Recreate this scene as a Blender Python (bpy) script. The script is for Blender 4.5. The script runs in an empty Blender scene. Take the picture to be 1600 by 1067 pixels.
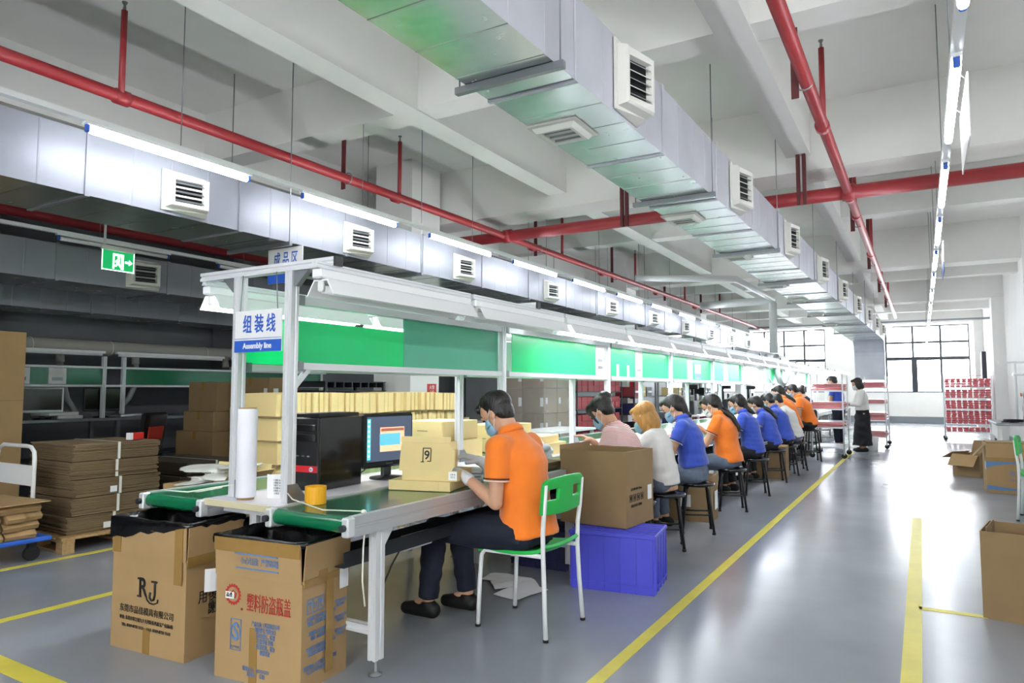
import bpy, math, random
import numpy as np
from mathutils import Vector, Matrix
random.seed(7)
R = math.radians
SC = bpy.context.scene
COL = SC.collection

# ---------------------------------------------------------------- camera, world, exposure
cam_d = bpy.data.cameras.new('camera'); cam = bpy.data.objects.new('camera', cam_d); COL.objects.link(cam)
cam.location = (0, 0, 1.3); cam.rotation_euler = (R(93.962), 0, R(30.36))
cam_d.sensor_width = 36; cam_d.lens = 24.525; cam_d.clip_end = 200
SC.camera = cam
world = bpy.data.worlds.new('daylight'); SC.world = world; world.use_nodes = True
world.node_tree.nodes['Background'].inputs[0].default_value = (.93, .97, 1, 1)
world.node_tree.nodes['Background'].inputs[1].default_value = 7.0
SC.view_settings.view_transform = 'Standard'; SC.view_settings.look = 'None'
SC.view_settings.gamma = 1; SC.view_settings.use_curve_mapping = False
SC.view_settings.exposure = 1.48
SC.cycles.use_denoising = True
SC.cycles.max_bounces = 7; SC.cycles.diffuse_bounces = 4; SC.cycles.use_adaptive_sampling = True; SC.cycles.adaptive_threshold = .045; SC.cycles.glossy_bounces = 4; SC.cycles.transparent_max_bounces = 16
SC.cycles.sample_clamp_indirect = 6; SC.cycles.time_limit = 1100
TUBE = 18.0      # strength of the fluorescent tubes

# ---------------------------------------------------------------- helpers
def lin(h):
    h = h.lstrip('#'); o = []
    for i in (0, 2, 4):
        c = int(h[i:i+2], 16) / 255
        o.append(c / 12.92 if c <= .04045 else ((c + .055) / 1.055) ** 2.4)
    return (*o, 1)
MATS = {}
def M(name, hexc='#808080', rough=.5, metal=0, var=0, scale=6, bump=0, bscale=60, emit=0, alpha=1, trans=0, stretch=None, coat=0, spec=.5, sheen=0, rvar=0, bdet=4):
    if name in MATS: return MATS[name]
    m = bpy.data.materials.new(name); m.use_nodes = True; nt = m.node_tree; b = nt.nodes['Principled BSDF']
    c = lin(hexc)
    b.inputs['Base Color'].default_value = c; b.inputs['Roughness'].default_value = rough; b.inputs['Metallic'].default_value = metal
    b.inputs['Specular IOR Level'].default_value = spec; b.inputs['Coat Weight'].default_value = coat; b.inputs['Coat Roughness'].default_value = .12
    b.inputs['Sheen Weight'].default_value = sheen
    b.inputs['Alpha'].default_value = alpha; b.inputs['Transmission Weight'].default_value = trans
    if emit:
        b.inputs['Emission Color'].default_value = c; b.inputs['Emission Strength'].default_value = emit
    if var or bump or rvar:
        tc = nt.nodes.new('ShaderNodeTexCoord'); mp = nt.nodes.new('ShaderNodeMapping'); nt.links.new(tc.outputs['Object'], mp.inputs[0])
        if stretch: mp.inputs['Scale'].default_value = stretch
    if var or rvar:
        n = nt.nodes.new('ShaderNodeTexNoise'); n.inputs['Scale'].default_value = scale; n.inputs['Detail'].default_value = 5; n.inputs['Roughness'].default_value = .6
        nt.links.new(mp.outputs[0], n.inputs[0])
    if var:
        r = nt.nodes.new('ShaderNodeValToRGB'); e = r.color_ramp.elements
        e[0].position = .3; e[1].position = .7
        e[0].color = (*[max(0, x * (1 - var)) for x in c[:3]], 1); e[1].color = (*[min(1, x * (1 + var)) for x in c[:3]], 1)
        nt.links.new(n.outputs[0], r.inputs[0]); nt.links.new(r.outputs[0], b.inputs['Base Color'])
    if rvar:
        mr = nt.nodes.new('ShaderNodeMapRange'); mr.inputs[3].default_value = max(0, rough - rvar); mr.inputs[4].default_value = rough + rvar
        nt.links.new(n.outputs[0], mr.inputs[0]); nt.links.new(mr.outputs[0], b.inputs['Roughness'])
    if bump:
        n2 = nt.nodes.new('ShaderNodeTexNoise'); n2.inputs['Scale'].default_value = bscale; n2.inputs['Detail'].default_value = bdet
        bp = nt.nodes.new('ShaderNodeBump'); bp.inputs['Strength'].default_value = bump; bp.inputs['Distance'].default_value = .01
        nt.links.new(mp.outputs[0], n2.inputs[0]); nt.links.new(n2.outputs[0], bp.inputs['Height']); nt.links.new(bp.outputs[0], b.inputs['Normal'])
    MATS[name] = m
    return m

ORD = 'first second third fourth fifth sixth seventh eighth ninth tenth eleventh twelfth thirteenth fourteenth fifteenth sixteenth seventeenth eighteenth nineteenth twentieth'.split()
class B:
    """collects shapes in local coordinates for ONE mesh object"""
    def __init__(s): s.v = []; s.f = []; s.sm = []
    def add(s, v, f, smooth=False):
        o = len(s.v); s.v += [tuple(p) for p in v]; s.f += [[o + i for i in q] for q in f]; s.sm += [smooth] * len(f); return s
    def box(s, c, d, rz=0, rx=0, ry=0, bev=0):
        hx, hy, hz = d[0] / 2, d[1] / 2, d[2] / 2
        m = Matrix.Rotation(rz, 3, 'Z') @ Matrix.Rotation(ry, 3, 'Y') @ Matrix.Rotation(rx, 3, 'X'); c = Vector(c)
        if bev <= 0:
            v = [m @ Vector((x * hx, y * hy, z * hz)) + c for x in (-1, 1) for y in (-1, 1) for z in (-1, 1)]
            return s.add(v, [(0, 1, 3, 2), (4, 6, 7, 5), (0, 4, 5, 1), (2, 3, 7, 6), (0, 2, 6, 4), (1, 5, 7, 3)])
        b = min(bev, hx * .9, hy * .9, hz * .9); v = []; idx = {}
        for x in (-1, 1):
            for y in (-1, 1):
                for z in (-1, 1):
                    for a, p in enumerate(((hx, hy - b, hz - b), (hx - b, hy, hz - b), (hx - b, hy - b, hz))):
                        idx[x, y, z, a] = len(v); v.append(m @ Vector((x * p[0], y * p[1], z * p[2])) + c)
        f = []
        S = (-1, 1)
        for q in S:
            f.append([idx[q, y, z, 0] for y, z in ((-1, -1), (1, -1), (1, 1), (-1, 1))][::q])
            f.append([idx[x, q, z, 1] for x, z in ((-1, -1), (1, -1), (1, 1), (-1, 1))][::-q])
            f.append([idx[x, y, q, 2] for x, y in ((-1, -1), (1, -1), (1, 1), (-1, 1))][::q])
        for y in S:
            for z in S:
                f.append([idx[-1, y, z, 1], idx[1, y, z, 1], idx[1, y, z, 2], idx[-1, y, z, 2]][::y * z])
        for x in S:
            for z in S:
                f.append([idx[x, -1, z, 0], idx[x, 1, z, 0], idx[x, 1, z, 2], idx[x, -1, z, 2]][::-x * z])
        for x in S:
            for y in S:
                f.append([idx[x, y, -1, 0], idx[x, y, 1, 0], idx[x, y, 1, 1], idx[x, y, -1, 1]][::x * y])
        for x in S:
            for y in S:
                for z in S:
                    f.append([idx[x, y, z, 0], idx[x, y, z, 1], idx[x, y, z, 2]][::x * y * z])
        return s.add(v, f)
    def prism(s, poly, y0, y1, axis='y'):
        """polygon in a plane, extruded along an axis: poly of (a,b)"""
        n = len(poly)
        def p(a, b, t): return {'y': (a, t, b), 'x': (t, a, b), 'z': (a, b, t)}[axis]
        v = [p(a, b, y0) for a, b in poly] + [p(a, b, y1) for a, b in poly]
        f = [[i, (i + 1) % n, n + (i + 1) % n, n + i] for i in range(n)] + [list(range(n))[::-1], list(range(n, 2 * n))]
        return s.add(v, f)
    def rings(s, rings, closed=True, smooth=True, cap=True, loop=False):
        n = len(rings[0]); v = [p for r in rings for p in r]; f = []
        m = len(rings)
        for i in range(m if loop else m - 1):
            for j in range(n if closed else n - 1):
                a = i * n + j; b = i * n + (j + 1) % n; c = ((i + 1) % m) * n + (j + 1) % n; d = ((i + 1) % m) * n + j
                f.append([a, b, c, d])
        s.add(v, f, smooth)
        if cap and closed and not loop:
            o = len(s.v) - len(v)
            s.f.append([o + i for i in range(n)][::-1]); s.sm.append(False)
            s.f.append([o + (m - 1) * n + i for i in range(n)]); s.sm.append(False)
        return s
    def tube(s, pts, r, n=8, cap=True, loop=False):
        pts = [Vector(p) for p in pts]; rs = r if isinstance(r, (list, tuple)) else [r] * len(pts); out = []
        up = None
        for i, p in enumerate(pts):
            if loop: t = (pts[(i + 1) % len(pts)] - pts[i - 1])
            else: t = pts[min(i + 1, len(pts) - 1)] - pts[max(i - 1, 0)]
            t = t.normalized()
            if up is None: up = Vector((0, 0, 1)) if abs(t.z) < .9 else Vector((1, 0, 0))
            a = up - t * up.dot(t)
            if a.length < 1e-4: a = Vector((1, 0, 0)) - t * t.x
            a.normalize(); up = a; b = t.cross(a)
            out.append([p + (a * math.cos(k * 2 * math.pi / n) + b * math.sin(k * 2 * math.pi / n)) * rs[i] for k in range(n)])
        return s.rings(out, cap=cap, loop=loop)
    def cyl(s, p0, p1, r0, r1=None, n=16): return s.tube([p0, p1], [r0, r0 if r1 is None else r1], n)
    def ell(s, c, r, m=None, nu=14, nv=9):
        c = Vector(c); m = m or Matrix.Identity(3); rg = []
        for i in range(nv + 1):
            th = math.pi * (i + .02 if i == 0 else i - .02 if i == nv else i) / nv
            rg.append([c + m @ Vector((r[0] * math.sin(th) * math.cos(2 * math.pi * j / nu), r[1] * math.sin(th) * math.sin(2 * math.pi * j / nu), r[2] * math.cos(th))) for j in range(nu)][::-1])
        return s.rings(rg)
    def lathe(s, prof, c=(0, 0, 0), n=20):
        return s.rings([[Vector(c) + Vector((r * math.cos(2 * math.pi * j / n), r * math.sin(2 * math.pi * j / n), z)) for j in range(n)] for r, z in prof])
    def mesh(s, name, mat):
        me = bpy.data.meshes.new(name); me.from_pydata([tuple(p) for p in s.v], [], s.f)
        me.polygons.foreach_set('use_smooth', s.sm); me.update()
        if mat: me.materials.append(mat)
        return me
def link(o, parent=None):
    COL.objects.link(o)
    if parent: o.parent = parent
    return o
def tag(o, label=None, cat=None, group=None, kind=None):
    for k, v in (('label', label), ('category', cat), ('group', group), ('kind', kind)):
        if v: o[k] = v
    return o
def T(name, label, cat, loc=(0, 0, 0), rz=0, group=None):
    o = link(bpy.data.objects.new(name, None)); o.empty_display_size = .1; o.location = loc; o.rotation_euler = (0, 0, rz)
    return tag(o, label, cat, group)
def P(parent, name, b, mat, label=None, loc=None):
    o = link(bpy.data.objects.new(name, b.mesh(name, mat) if isinstance(b, B) else b), parent)
    if loc: o.location = loc
    return tag(o, label)
def O(name, label, cat, b, mat, loc=(0, 0, 0), rz=0, group=None):
    o = link(bpy.data.objects.new(name, b.mesh(name, mat) if isinstance(b, B) else b)); o.location = loc; o.rotation_euler = (0, 0, rz)
    return tag(o, label, cat, group)
def S(name, b, mat, parent=None):
    o = link(bpy.data.objects.new(name, b.mesh(name, mat)), parent)
    if not parent: o['kind'] = 'structure'
    return o
def copy_tree(o, parent=None):
    c = o.copy(); COL.objects.link(c); c.parent = parent
    for ch in KIDS(o): copy_tree(ch, c)
    return c
def KIDS(o): return [x for x in bpy.data.objects if x.parent == o]
def dup(root, loc, rz=0, label=None, group=None):
    c = copy_tree(root); c.location = loc; c.rotation_euler = (0, 0, rz)
    return tag(c, label, None, group)
# scratch scene for evaluating text and remeshed bodies
TS = bpy.data.scenes.new('scratch'); TVL = TS.view_layers[0]
def evaluate(o):
    TS.collection.objects.link(o); TVL.update(); dg = TVL.depsgraph
    me = bpy.data.meshes.new_from_object(o.evaluated_get(dg), depsgraph=dg)
    TS.collection.objects.unlink(o); bpy.data.objects.remove(o)
    return me
def text(parent, body, size, origin, right, up, mat, name='lettering', align='CENTER', sx=1, bold=0, space=1, line=1):
    cu = bpy.data.curves.new('t', 'FONT'); cu.body = body; cu.size = size; cu.align_x = align; cu.align_y = 'CENTER'
    cu.offset = bold; cu.extrude = .0008; cu.space_character = space; cu.space_line = line; cu.resolution_u = 3
    me = evaluate(bpy.data.objects.new('t', cu)); bpy.data.curves.remove(cu)
    r = Vector(right).normalized(); u = Vector(up).normalized(); n = r.cross(u)
    m = Matrix(((r.x * sx, u.x, n.x, origin[0]), (r.y * sx, u.y, n.y, origin[1]), (r.z * sx, u.z, n.z, origin[2]), (0, 0, 0, 1)))
    me.transform(m); me.materials.clear(); me.materials.append(mat)
    return P(parent, name, me, mat)
def patch(parent, name, origin, right, up, w, h, mat, t=.0015, label=None):
    """thin plate (tape, sticker, print block) lying on a surface, centred on origin"""
    r = Vector(right).normalized(); u = Vector(up).normalized(); n = r.cross(u); o = Vector(origin); b = B()
    v = [o + r * (x * w / 2) + u * (y * h / 2) + n * z for z in (-.001, t) for x, y in ((-1, -1), (1, -1), (1, 1), (-1, 1))]
    b.add(v, [(3, 2, 1, 0), (4, 5, 6, 7), (0, 1, 5, 4), (1, 2, 6, 5), (2, 3, 7, 6), (3, 0, 4, 7)])
    return P(parent, name, b, mat, label)

# ---------------------------------------------------------------- materials
m_wall = M('white_plaster', '#E9E8E4', .8, var=.03, scale=2)
m_ceil = M('ceiling_plaster', '#E4E3DE', .85, var=.03, scale=1.5)
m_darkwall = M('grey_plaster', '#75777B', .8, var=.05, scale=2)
m_alu = M('brushed_aluminium', '#C9CCCF', .36, .6)
m_aluw = M('anodised_profile', '#DCDEE0', .42, .3)
m_steel = M('grey_steel', '#8B8F92', .4, .7)
m_dsteel = M('dark_steel', '#3A3D42', .45, .6)
m_black = M('black_plastic', '#121214', .4)
m_gloss = M('glossy_black', '#0A0A0C', .12, coat=.6)
m_white = M('white_plastic', '#E8E8E6', .45)
m_cream = M('cream_vent_plastic', '#D9D8D0', .5)
m_red = M('red_pipe_paint', '#9A2E32', .42, var=.1, scale=4)
m_dred = M('dark_red_bracket', '#5A1E20', .6)
m_green = M('green_belt', '#0E6B44', .22, var=.08, scale=3, coat=.3)
m_chairg = M('green_chair_plastic', '#22B24C', .4)
m_card = M('kraft_cardboard', '#A98A5E', .75, var=.07, scale=3, bump=.04, bscale=90)
m_card2 = M('brown_cardboard', '#8F7551', .8, var=.08, scale=3, bump=.04, bscale=90)
m_cardd = M('dull_cardboard', '#7A6648', .85, var=.1, scale=4)
m_cardy = M('cream_carton', '#DCC58B', .7, var=.05, scale=4)
m_tape = M('packing_tape', '#97763F', .22, var=.08, scale=8)
m_paper = M('white_paper', '#ECECEC', .7)
m_bag = M('black_bin_liner', '#0B0B0D', .22, bump=.5, bscale=14)
m_crate = M('blue_crate_plastic', '#4A4CCB', .42)
m_ink = M('black_ink', '#1B1916', .6)
m_inkr = M('red_ink', '#B0322A', .6)
m_inkb = M('blue_ink', '#5B7FAE', .6)
m_wood = M('pallet_wood', '#A98A5B', .75, var=.2, scale=5, stretch=(1, 12, 12))
m_yellow = M('yellow_floor_tape', '#D6C94E', .45, var=.08, scale=5)
m_rope = M('white_string', '#DDDBD0', .8)
m_redtray = M('red_plastic_tray', '#DB6A72', .45)
m_redbox = M('dark_red_box', '#9A3A40', .6)
m_rubber = M('black_rubber', '#1A1A1A', .8)
m_tube = M('lit_tube', '#F4F8FF', .4, emit=TUBE)
m_tubeoff = M('unlit_tube', '#E9EAEA', .3)
m_hood = M('white_lamp_enamel', '#F1F2F2', .35)
m_signblue = M('sign_blue', '#2F5FC0', .4)
m_boardg = None
m_film = M('clear_film', '#DADCDD', .15, alpha=.35)

def metal_mat(name, hexc, rough, stain):
    m = M(name, hexc, rough, stain, var=.07, scale=2.5, rvar=.06)
    return m
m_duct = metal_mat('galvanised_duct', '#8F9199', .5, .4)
m_duct2 = metal_mat('brightened_galvanised_duct', '#C2C4CC', .45, .35)  # same metal, lightened in colour where the lamplight falls short
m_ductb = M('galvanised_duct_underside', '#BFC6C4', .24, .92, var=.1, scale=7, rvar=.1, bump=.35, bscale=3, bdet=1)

def floor_mat():
    m = bpy.data.materials.new('epoxy_floor'); m.use_nodes = True; nt = m.node_tree; b = nt.nodes['Principled BSDF']
    tc = nt.nodes.new('ShaderNodeTexCoord'); n = nt.nodes.new('ShaderNodeTexNoise'); n.inputs['Scale'].default_value = .8; n.inputs['Detail'].default_value = 6
    nt.links.new(tc.outputs['Object'], n.inputs[0])
    r = nt.nodes.new('ShaderNodeValToRGB'); r.color_ramp.elements[0].color = lin('#858A92'); r.color_ramp.elements[1].color = lin('#979CA4')
    r.color_ramp.elements[0].position = .3; r.color_ramp.elements[1].position = .7
    nt.links.new(n.outputs[0], r.inputs[0]); nt.links.new(r.outputs[0], b.inputs['Base Color'])
    mr = nt.nodes.new('ShaderNodeMapRange'); mr.inputs[3].default_value = .16; mr.inputs[4].default_value = .3
    nt.links.new(n.outputs[0], mr.inputs[0]); nt.links.new(mr.outputs[0], b.inputs['Roughness'])
    n2 = nt.nodes.new('ShaderNodeTexNoise'); n2.inputs['Scale'].default_value = 5; n2.inputs['Detail'].default_value = 3
    bp = nt.nodes.new('ShaderNodeBump'); bp.inputs['Strength'].default_value = .06; bp.inputs['Distance'].default_value = .02
    nt.links.new(tc.outputs['Object'], n2.inputs[0]); nt.links.new(n2.outputs[0], bp.inputs['Height']); nt.links.new(bp.outputs[0], b.inputs['Normal'])
    b.inputs['Specular IOR Level'].default_value = .6
    return m
m_floor = floor_mat()
def glass_mat():
    m = bpy.data.materials.new('window_glass'); m.use_nodes = True; nt = m.node_tree; nt.nodes.remove(nt.nodes['Principled BSDF'])
    t = nt.nodes.new('ShaderNodeBsdfTransparent'); g = nt.nodes.new('ShaderNodeBsdfGlossy'); g.inputs['Roughness'].default_value = .02
    mx = nt.nodes.new('ShaderNodeMixShader'); mx.inputs[0].default_value = .05
    nt.links.new(t.outputs[0], mx.inputs[1]); nt.links.new(g.outputs[0], mx.inputs[2]); nt.links.new(mx.outputs[0], nt.nodes['Material Output'].inputs[0])
    return m
m_glass = glass_mat()
# ---------------------------------------------------------------- the shell
XL, XR, YF, YB, ZC = -10.6, 1.85, -5.0, 31.5, 4.35
floor = S('floor', B().box(((XL + XR) / 2, (YF + YB) / 2, -.05), (XR - XL + .4, YB - YF + .4, .1)), m_floor)
def strip(x0, y0, x1, y1, w=.085):
    d = Vector((x1 - x0, y1 - y0, 0)); L = d.length; a = math.atan2(d.y, d.x)
    S('line_marking', B().box(((x0 + x1) / 2, (y0 + y1) / 2, .0012), (L, w, .0024), rz=a), m_yellow, floor)
strip(-1.30, -4, -1.30, 16.5, .065)
strip(-.085, -4, -.085, 8.3, .085)
strip(-.06, 4.91, 1.8, 4.93, .06)
strip(-4.52, .5, -4.52, 7, .07); strip(-4.52, 7.4, -4.52, 26, .07)
strip(-4.6, 1.73, -3.3, 1.71, .1)
strip(-5.8, 1, -5.76, 4.4, .07); strip(-7.2, 4.6, -5.0, 4.6, .07)
S('ceiling', B().box(((XL + XR) / 2, (YF + YB) / 2, ZC + .08), (XR - XL + .4, YB - YF + .4, .16)), m_ceil)
k = 0
for y, w, zb in ((-1.4, .26, 3.8), (1.9, .26, 3.8), (4.95, .28, 3.8), (8.1, .5, 3.62), (11.2, .28, 3.8), (15.2, .5, 3.62), (18.2, .28, 3.8), (21.4, .5, 3.62), (25.3, .28, 3.75), (28.4, .5, 3.62)):
    S('ceiling_beam', B().box(((XL + XR) / 2, y, (zb + ZC) / 2), (XR - XL, w, ZC - zb)), m_ceil)
for x, w in ((-9.6, .26), (-6.9, .26), (-3.92, .25), (-1.05, .24)):
    S('ceiling_beam', B().box((x, (YF + YB) / 2, (3.786 + ZC) / 2), (w, YB - YF, ZC - 3.786)), m_ceil)
def wall_y(name, y, mat, holes, th=.2, x0=XL, x1=XR):
    """wall across the room with window holes (xa, xb, za, zb) sorted by x"""
    b = B(); xs = x0
    for xa, xb, za, zb in holes:
        b.box(((xs + xa) / 2, y, ZC / 2), (xa - xs, th, ZC)); xs = xb
        b.box(((xa + xb) / 2, y, za / 2), (xb - xa, th, za)); b.box(((xa + xb) / 2, y, (zb + ZC) / 2), (xb - xa, th, ZC - zb))
    b.box(((xs + x1) / 2, y, ZC / 2), (x1 - xs, th, ZC))
    return S(name, b, mat)
wins = [(-10.2, -7.0, 1.2, 3.8), (-6.6, -3.4, 1.2, 3.8), (-2.1, 1.62, 1.2, 3.8)]
wall_y('wall_back', YB + .1, m_wall, wins)
m_wframe = M('dark_window_frame', '#3C4147', .5, .3)
def window(i, w, y):
    xa, xb, za, zb = w
    root = link(bpy.data.objects.new('window_%d' % i, None)); root['kind'] = 'structure'
    n = 4; xs = [xa + (xb - xa) * q / n for q in range(n + 1)]; zs = [za, 2.52, 3.15, zb]
    for z in zs: S('transom', B().box(((xa + xb) / 2, y, z), (xb - xa, .07, .13 if z == 2.52 else .08)), m_wframe, root)
    for q, x in enumerate(xs): S('mullion', B().box((x, y - .005, (za + zb) / 2), (.075, .08, zb - za)), m_wframe, root)
    S('mullion', B().box((xs[2] + .03, y - .01, (za + 2.52) / 2), (.2, .09, 2.52 - za)), m_wframe, root)
    for q in range(n):
        for z0, z1 in zip(zs[:-1], zs[1:]):
            S('pane', B().box(((xs[q] + xs[q + 1]) / 2, y + .02, (z0 + z1) / 2), (xs[q + 1] - xs[q], .008, z1 - z0)), m_glass, root)
for i, w in enumerate(wins): window(3 - i, w, YB + .06)
fill_wins = [(-2.2, 1.4, 1.2, 3.8)]  # unseen window, added behind the camera to supply front light
wall_y('wall_front', YF - .1, m_wall, fill_wins)
for i, w in enumerate(fill_wins): window(4 + i, w, YF - .06)
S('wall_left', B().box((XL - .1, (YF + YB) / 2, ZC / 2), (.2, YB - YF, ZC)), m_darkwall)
S('wall_right', B().box((XR + .1, (YF + YB) / 2, ZC / 2), (.2, YB - YF, ZC)), m_wall)
m_base = M('grey_skirting_paint', '#7C8289', .5)
S('baseboard_back', B().box(((XL + XR) / 2, YB - .01, .13), (XR - XL, .02, .26)), m_base)
S('baseboard_right', B().box((XR - .01, (YF + YB) / 2, .08), (.02, YB - YF, .16)), m_base)
for y in (7.85, 14.9, 21.2, 28.2):
    S('pillar_column', B().box((XR - .13, y + .3, ZC / 2), (.26, .6, ZC)), m_wall)
for y in (7.45, 15.2, 21.4, 28.4):
    S('pillar_column', B().box((-6.02, y, ZC / 2), (.62, .62, ZC)), m_wall)
for y in (3.9, 8.1, 15.2, 21.4):
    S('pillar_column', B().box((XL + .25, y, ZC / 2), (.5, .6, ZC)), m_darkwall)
# electrical cabinets on the far right wall
for i, (y, z, h) in enumerate(((27.6, 2.1, .9), (30.2, 2.0, .55))):
    t = T('electrical_cabinet', ('tall' if i == 0 else 'short') + ' narrow grey electrical cabinet high on the white side wall', 'cabinet', (XR - .06, y, z))
    P(t, 'body', B().box((0, 0, 0), (.12, .5, h), bev=.01), m_dsteel); P(t, 'door', B().box((-.065, 0, 0), (.012, .44, h - .06)), m_steel)

# ---------------------------------------------------------------- ducts
def ring4(x0, x1, z0, z1, y, e=0): return [Vector((x0 - e, y, z0 - e)), Vector((x1 + e, y, z0 - e)), Vector((x1 + e, y, z1 + e)), Vector((x0 - e, y, z1 + e))]
def duct(name, label, y0, y1, xl, xr, z0, z1, step=1.24, ribs=4, mat=m_duct):
    """xl(y), xr(y): side positions; sections with folded ribs, flanges between them"""
    t = T(name, label, 'duct', (0, 0, 0)); y = y0
    while y < y1 - .01:
        ye = min(y + step, y1); rg = []; n = ribs
        for q in range(n):
            ya = y + (ye - y) * q / n
            if q:
                for dy, e in ((-.008, 0), (-.003, .0025), (.003, .0025), (.008, 0)):
                    yy = ya + dy; rg.append(ring4(xl(yy), xr(yy), z0, z1, yy, e))
            else: rg.append(ring4(xl(ya), xr(ya), z0, z1, ya))
        rg.append(ring4(xl(ye), xr(ye), z0, z1, ye))
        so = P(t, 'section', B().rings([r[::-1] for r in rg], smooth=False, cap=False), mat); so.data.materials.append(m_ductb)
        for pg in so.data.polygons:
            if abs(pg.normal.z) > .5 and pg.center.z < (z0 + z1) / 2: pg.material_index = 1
        fl = [ring4(xl(ye), xr(ye), z0, z1, ye + d, e) for d, e in ((-.018, .001), (-.016, .009), (.016, .009), (.018, .001))]
        P(t, 'flange', B().rings([r[::-1] for r in fl], smooth=False, cap=False), mat)
        y = ye
    return t
def vent(parent, origin, right, up, w, h, depth=.07, skew=.0):
    """air outlet: collar flaring out of the duct to a framed face with louvres; skew leans the face along right"""
    r = Vector(right).normalized(); u = Vector(up).normalized(); n = r.cross(u); o = Vector(origin)
    def rect(a, b, d, s=0): return [o + r * (x * a / 2 + s) + u * (y * b / 2) + n * (d + (skew * (x * .5 + .5))) for x, y in ((-1, -1), (1, -1), (1, 1), (-1, 1))]
    v = P(parent, 'vent', B().rings([[o + r * (x * (w + .05) / 2) + u * (y * (h + .05) / 2) + n * .001 for x, y in ((-1, -1), (1, -1), (1, 1), (-1, 1))], [o + r * (x * (w + .05) / 2) + u * (y * (h + .05) / 2) + n * .012 for x, y in ((-1, -1), (1, -1), (1, 1), (-1, 1))],
          rect(w, h, .014), rect(w * .93, h * .93, depth), rect(w * .86, h * .86, depth + .012), rect(w * .68, h * .66, depth + .008), rect(w * .66, h * .64, depth - .03)], smooth=False, cap=False), m_cream)
    iw, ih = w * .66, h * .64
    P(v, 'duct_opening', B().add(rect(iw, ih, depth - .028), [(0, 1, 2, 3)]), m_black)
    for q in range(5):
        yy = -ih / 2 + ih * (q + .5) / 5
        c = [o + r * (x * iw / 2) + u * (yy + a) + n * (depth - .01 + b + skew * (x * .5 + .5)) for x in (-1, 1) for a, b in ((-.012, .012), (.006, -.012), (.009, -.01), (-.009, .014))]
        P(v, 'slat', B().add(c, [(0, 1, 5, 4), (1, 2, 6, 5), (2, 3, 7, 6), (3, 0, 4, 7), (3, 2, 1, 0), (4, 5, 6, 7)]), m_cream if q % 2 else m_steel)
def lerp(ya, a, yb, b): return lambda y: a + (b - a) * (min(max(y, ya), yb) - ya) / (yb - ya)
dm = duct('ventilation_duct', 'long galvanised duct with white side vents above the aisle edge', -3.2, 24.1, lerp(0, -1.90, 24, -1.80), lerp(2, -1.42, 23, -.95), 2.8, 3.24, mat=m_duct2)
xr_ = lerp(2, -1.42, 23, -.95)
for y in (1.2, 3.62, 6.05, 8.4, 10.8, 13.2, 15.6, 18, 20.2, 22.4):
    vent(dm, (xr_(y), y, 3.02), (0, 1, 0), (0, 0, 1), .28, .35, .06, .06)
for y in (1.1, 3.55, 5.93, 7.95, 10.45, 12.4, 14.9, 17.4):
    vent(dm, (-1.74, y, 2.8), (1, 0, 0), (0, 1, 0)[::1] if 0 else (0, -1, 0), .26, .26, .03)
# the duct bends down and out towards the window
rg = [[Vector((-1.8, y + a[0], z + a[1])) for a in ((0, 0),)] for y, z in ()]
prof = []
for q in range(7):
    a = R(90 * q / 6); cy, cz = 24.1, 2.35
    i, o_ = .45, .89
    prof.append([Vector((-1.8, cy + i * math.sin(a), cz + i * math.cos(a))), Vector((-.95, cy + i * math.sin(a), cz + i * math.cos(a))), Vector((-.95, cy + o_ * math.sin(a), cz + o_ * math.cos(a))), Vector((-1.8, cy + o_ * math.sin(a), cz + o_ * math.cos(a)))])
prof.append([v + Vector((0, 0, -.75)) for v in prof[-1]])
P(dm, 'elbow', B().rings([r[::-1] for r in prof], smooth=False), m_duct2)
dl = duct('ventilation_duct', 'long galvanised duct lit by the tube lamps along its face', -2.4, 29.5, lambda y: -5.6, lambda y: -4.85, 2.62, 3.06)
for y in (1.35, 3.28, 5.18, 7.05, 9.4, 11.8, 14.1, 16.4, 18.7, 21, 23.3):
    vent(dl, (-4.85, y, 2.8), (0, 1, 0), (0, 0, 1), .32, .26, .05, .05)
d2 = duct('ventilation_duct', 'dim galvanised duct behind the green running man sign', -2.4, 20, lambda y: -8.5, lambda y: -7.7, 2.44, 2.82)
for y in (1.8, 4.72, 8.0, 11): vent(d2, (-7.7, y, 2.62), (0, 1, 0), (0, 0, 1), .34, .28, .05, .05)
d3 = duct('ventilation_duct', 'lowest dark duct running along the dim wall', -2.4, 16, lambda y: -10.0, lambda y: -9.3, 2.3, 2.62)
# trapeze hangers under the ducts with threaded rods
def hanger(y, xa, xb, z, ztop, label, grp):
    t = T('duct_hanger', label, 'hanger', (0, y, z), 0, grp)
    P(t, 'crossbar', B().box(((xa + xb) / 2, 0, -.02), (xb - xa + .1, .03, .035)), m_steel)
    for x in (xa - .03, xb + .03): P(t, 'rod', B().cyl((x, 0, -.03), (x, 0, ztop - z - .002), .0045, n=6), m_steel)
for q, y in enumerate((2.78, 5.26, 7.74, 10.22, 12.7, 15.18, 17.66, 20.14)):
    hanger(y, -1.9, xr_(y), 2.8, 3.8 if q == 1 else 4.35, ORD[q] + ' rod hanger from the near end of the duct above the aisle', 'duct hangers above the aisle')
for q, y in enumerate((4.3, 6.2, 8.7, 11.1, 13.6, 16.1)):
    hanger(y, -5.6, -4.85, 2.62, 4.35, ORD[q] + ' rod hanger from the near end of the lamp lit duct', 'duct hangers beside the lamp row')

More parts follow.
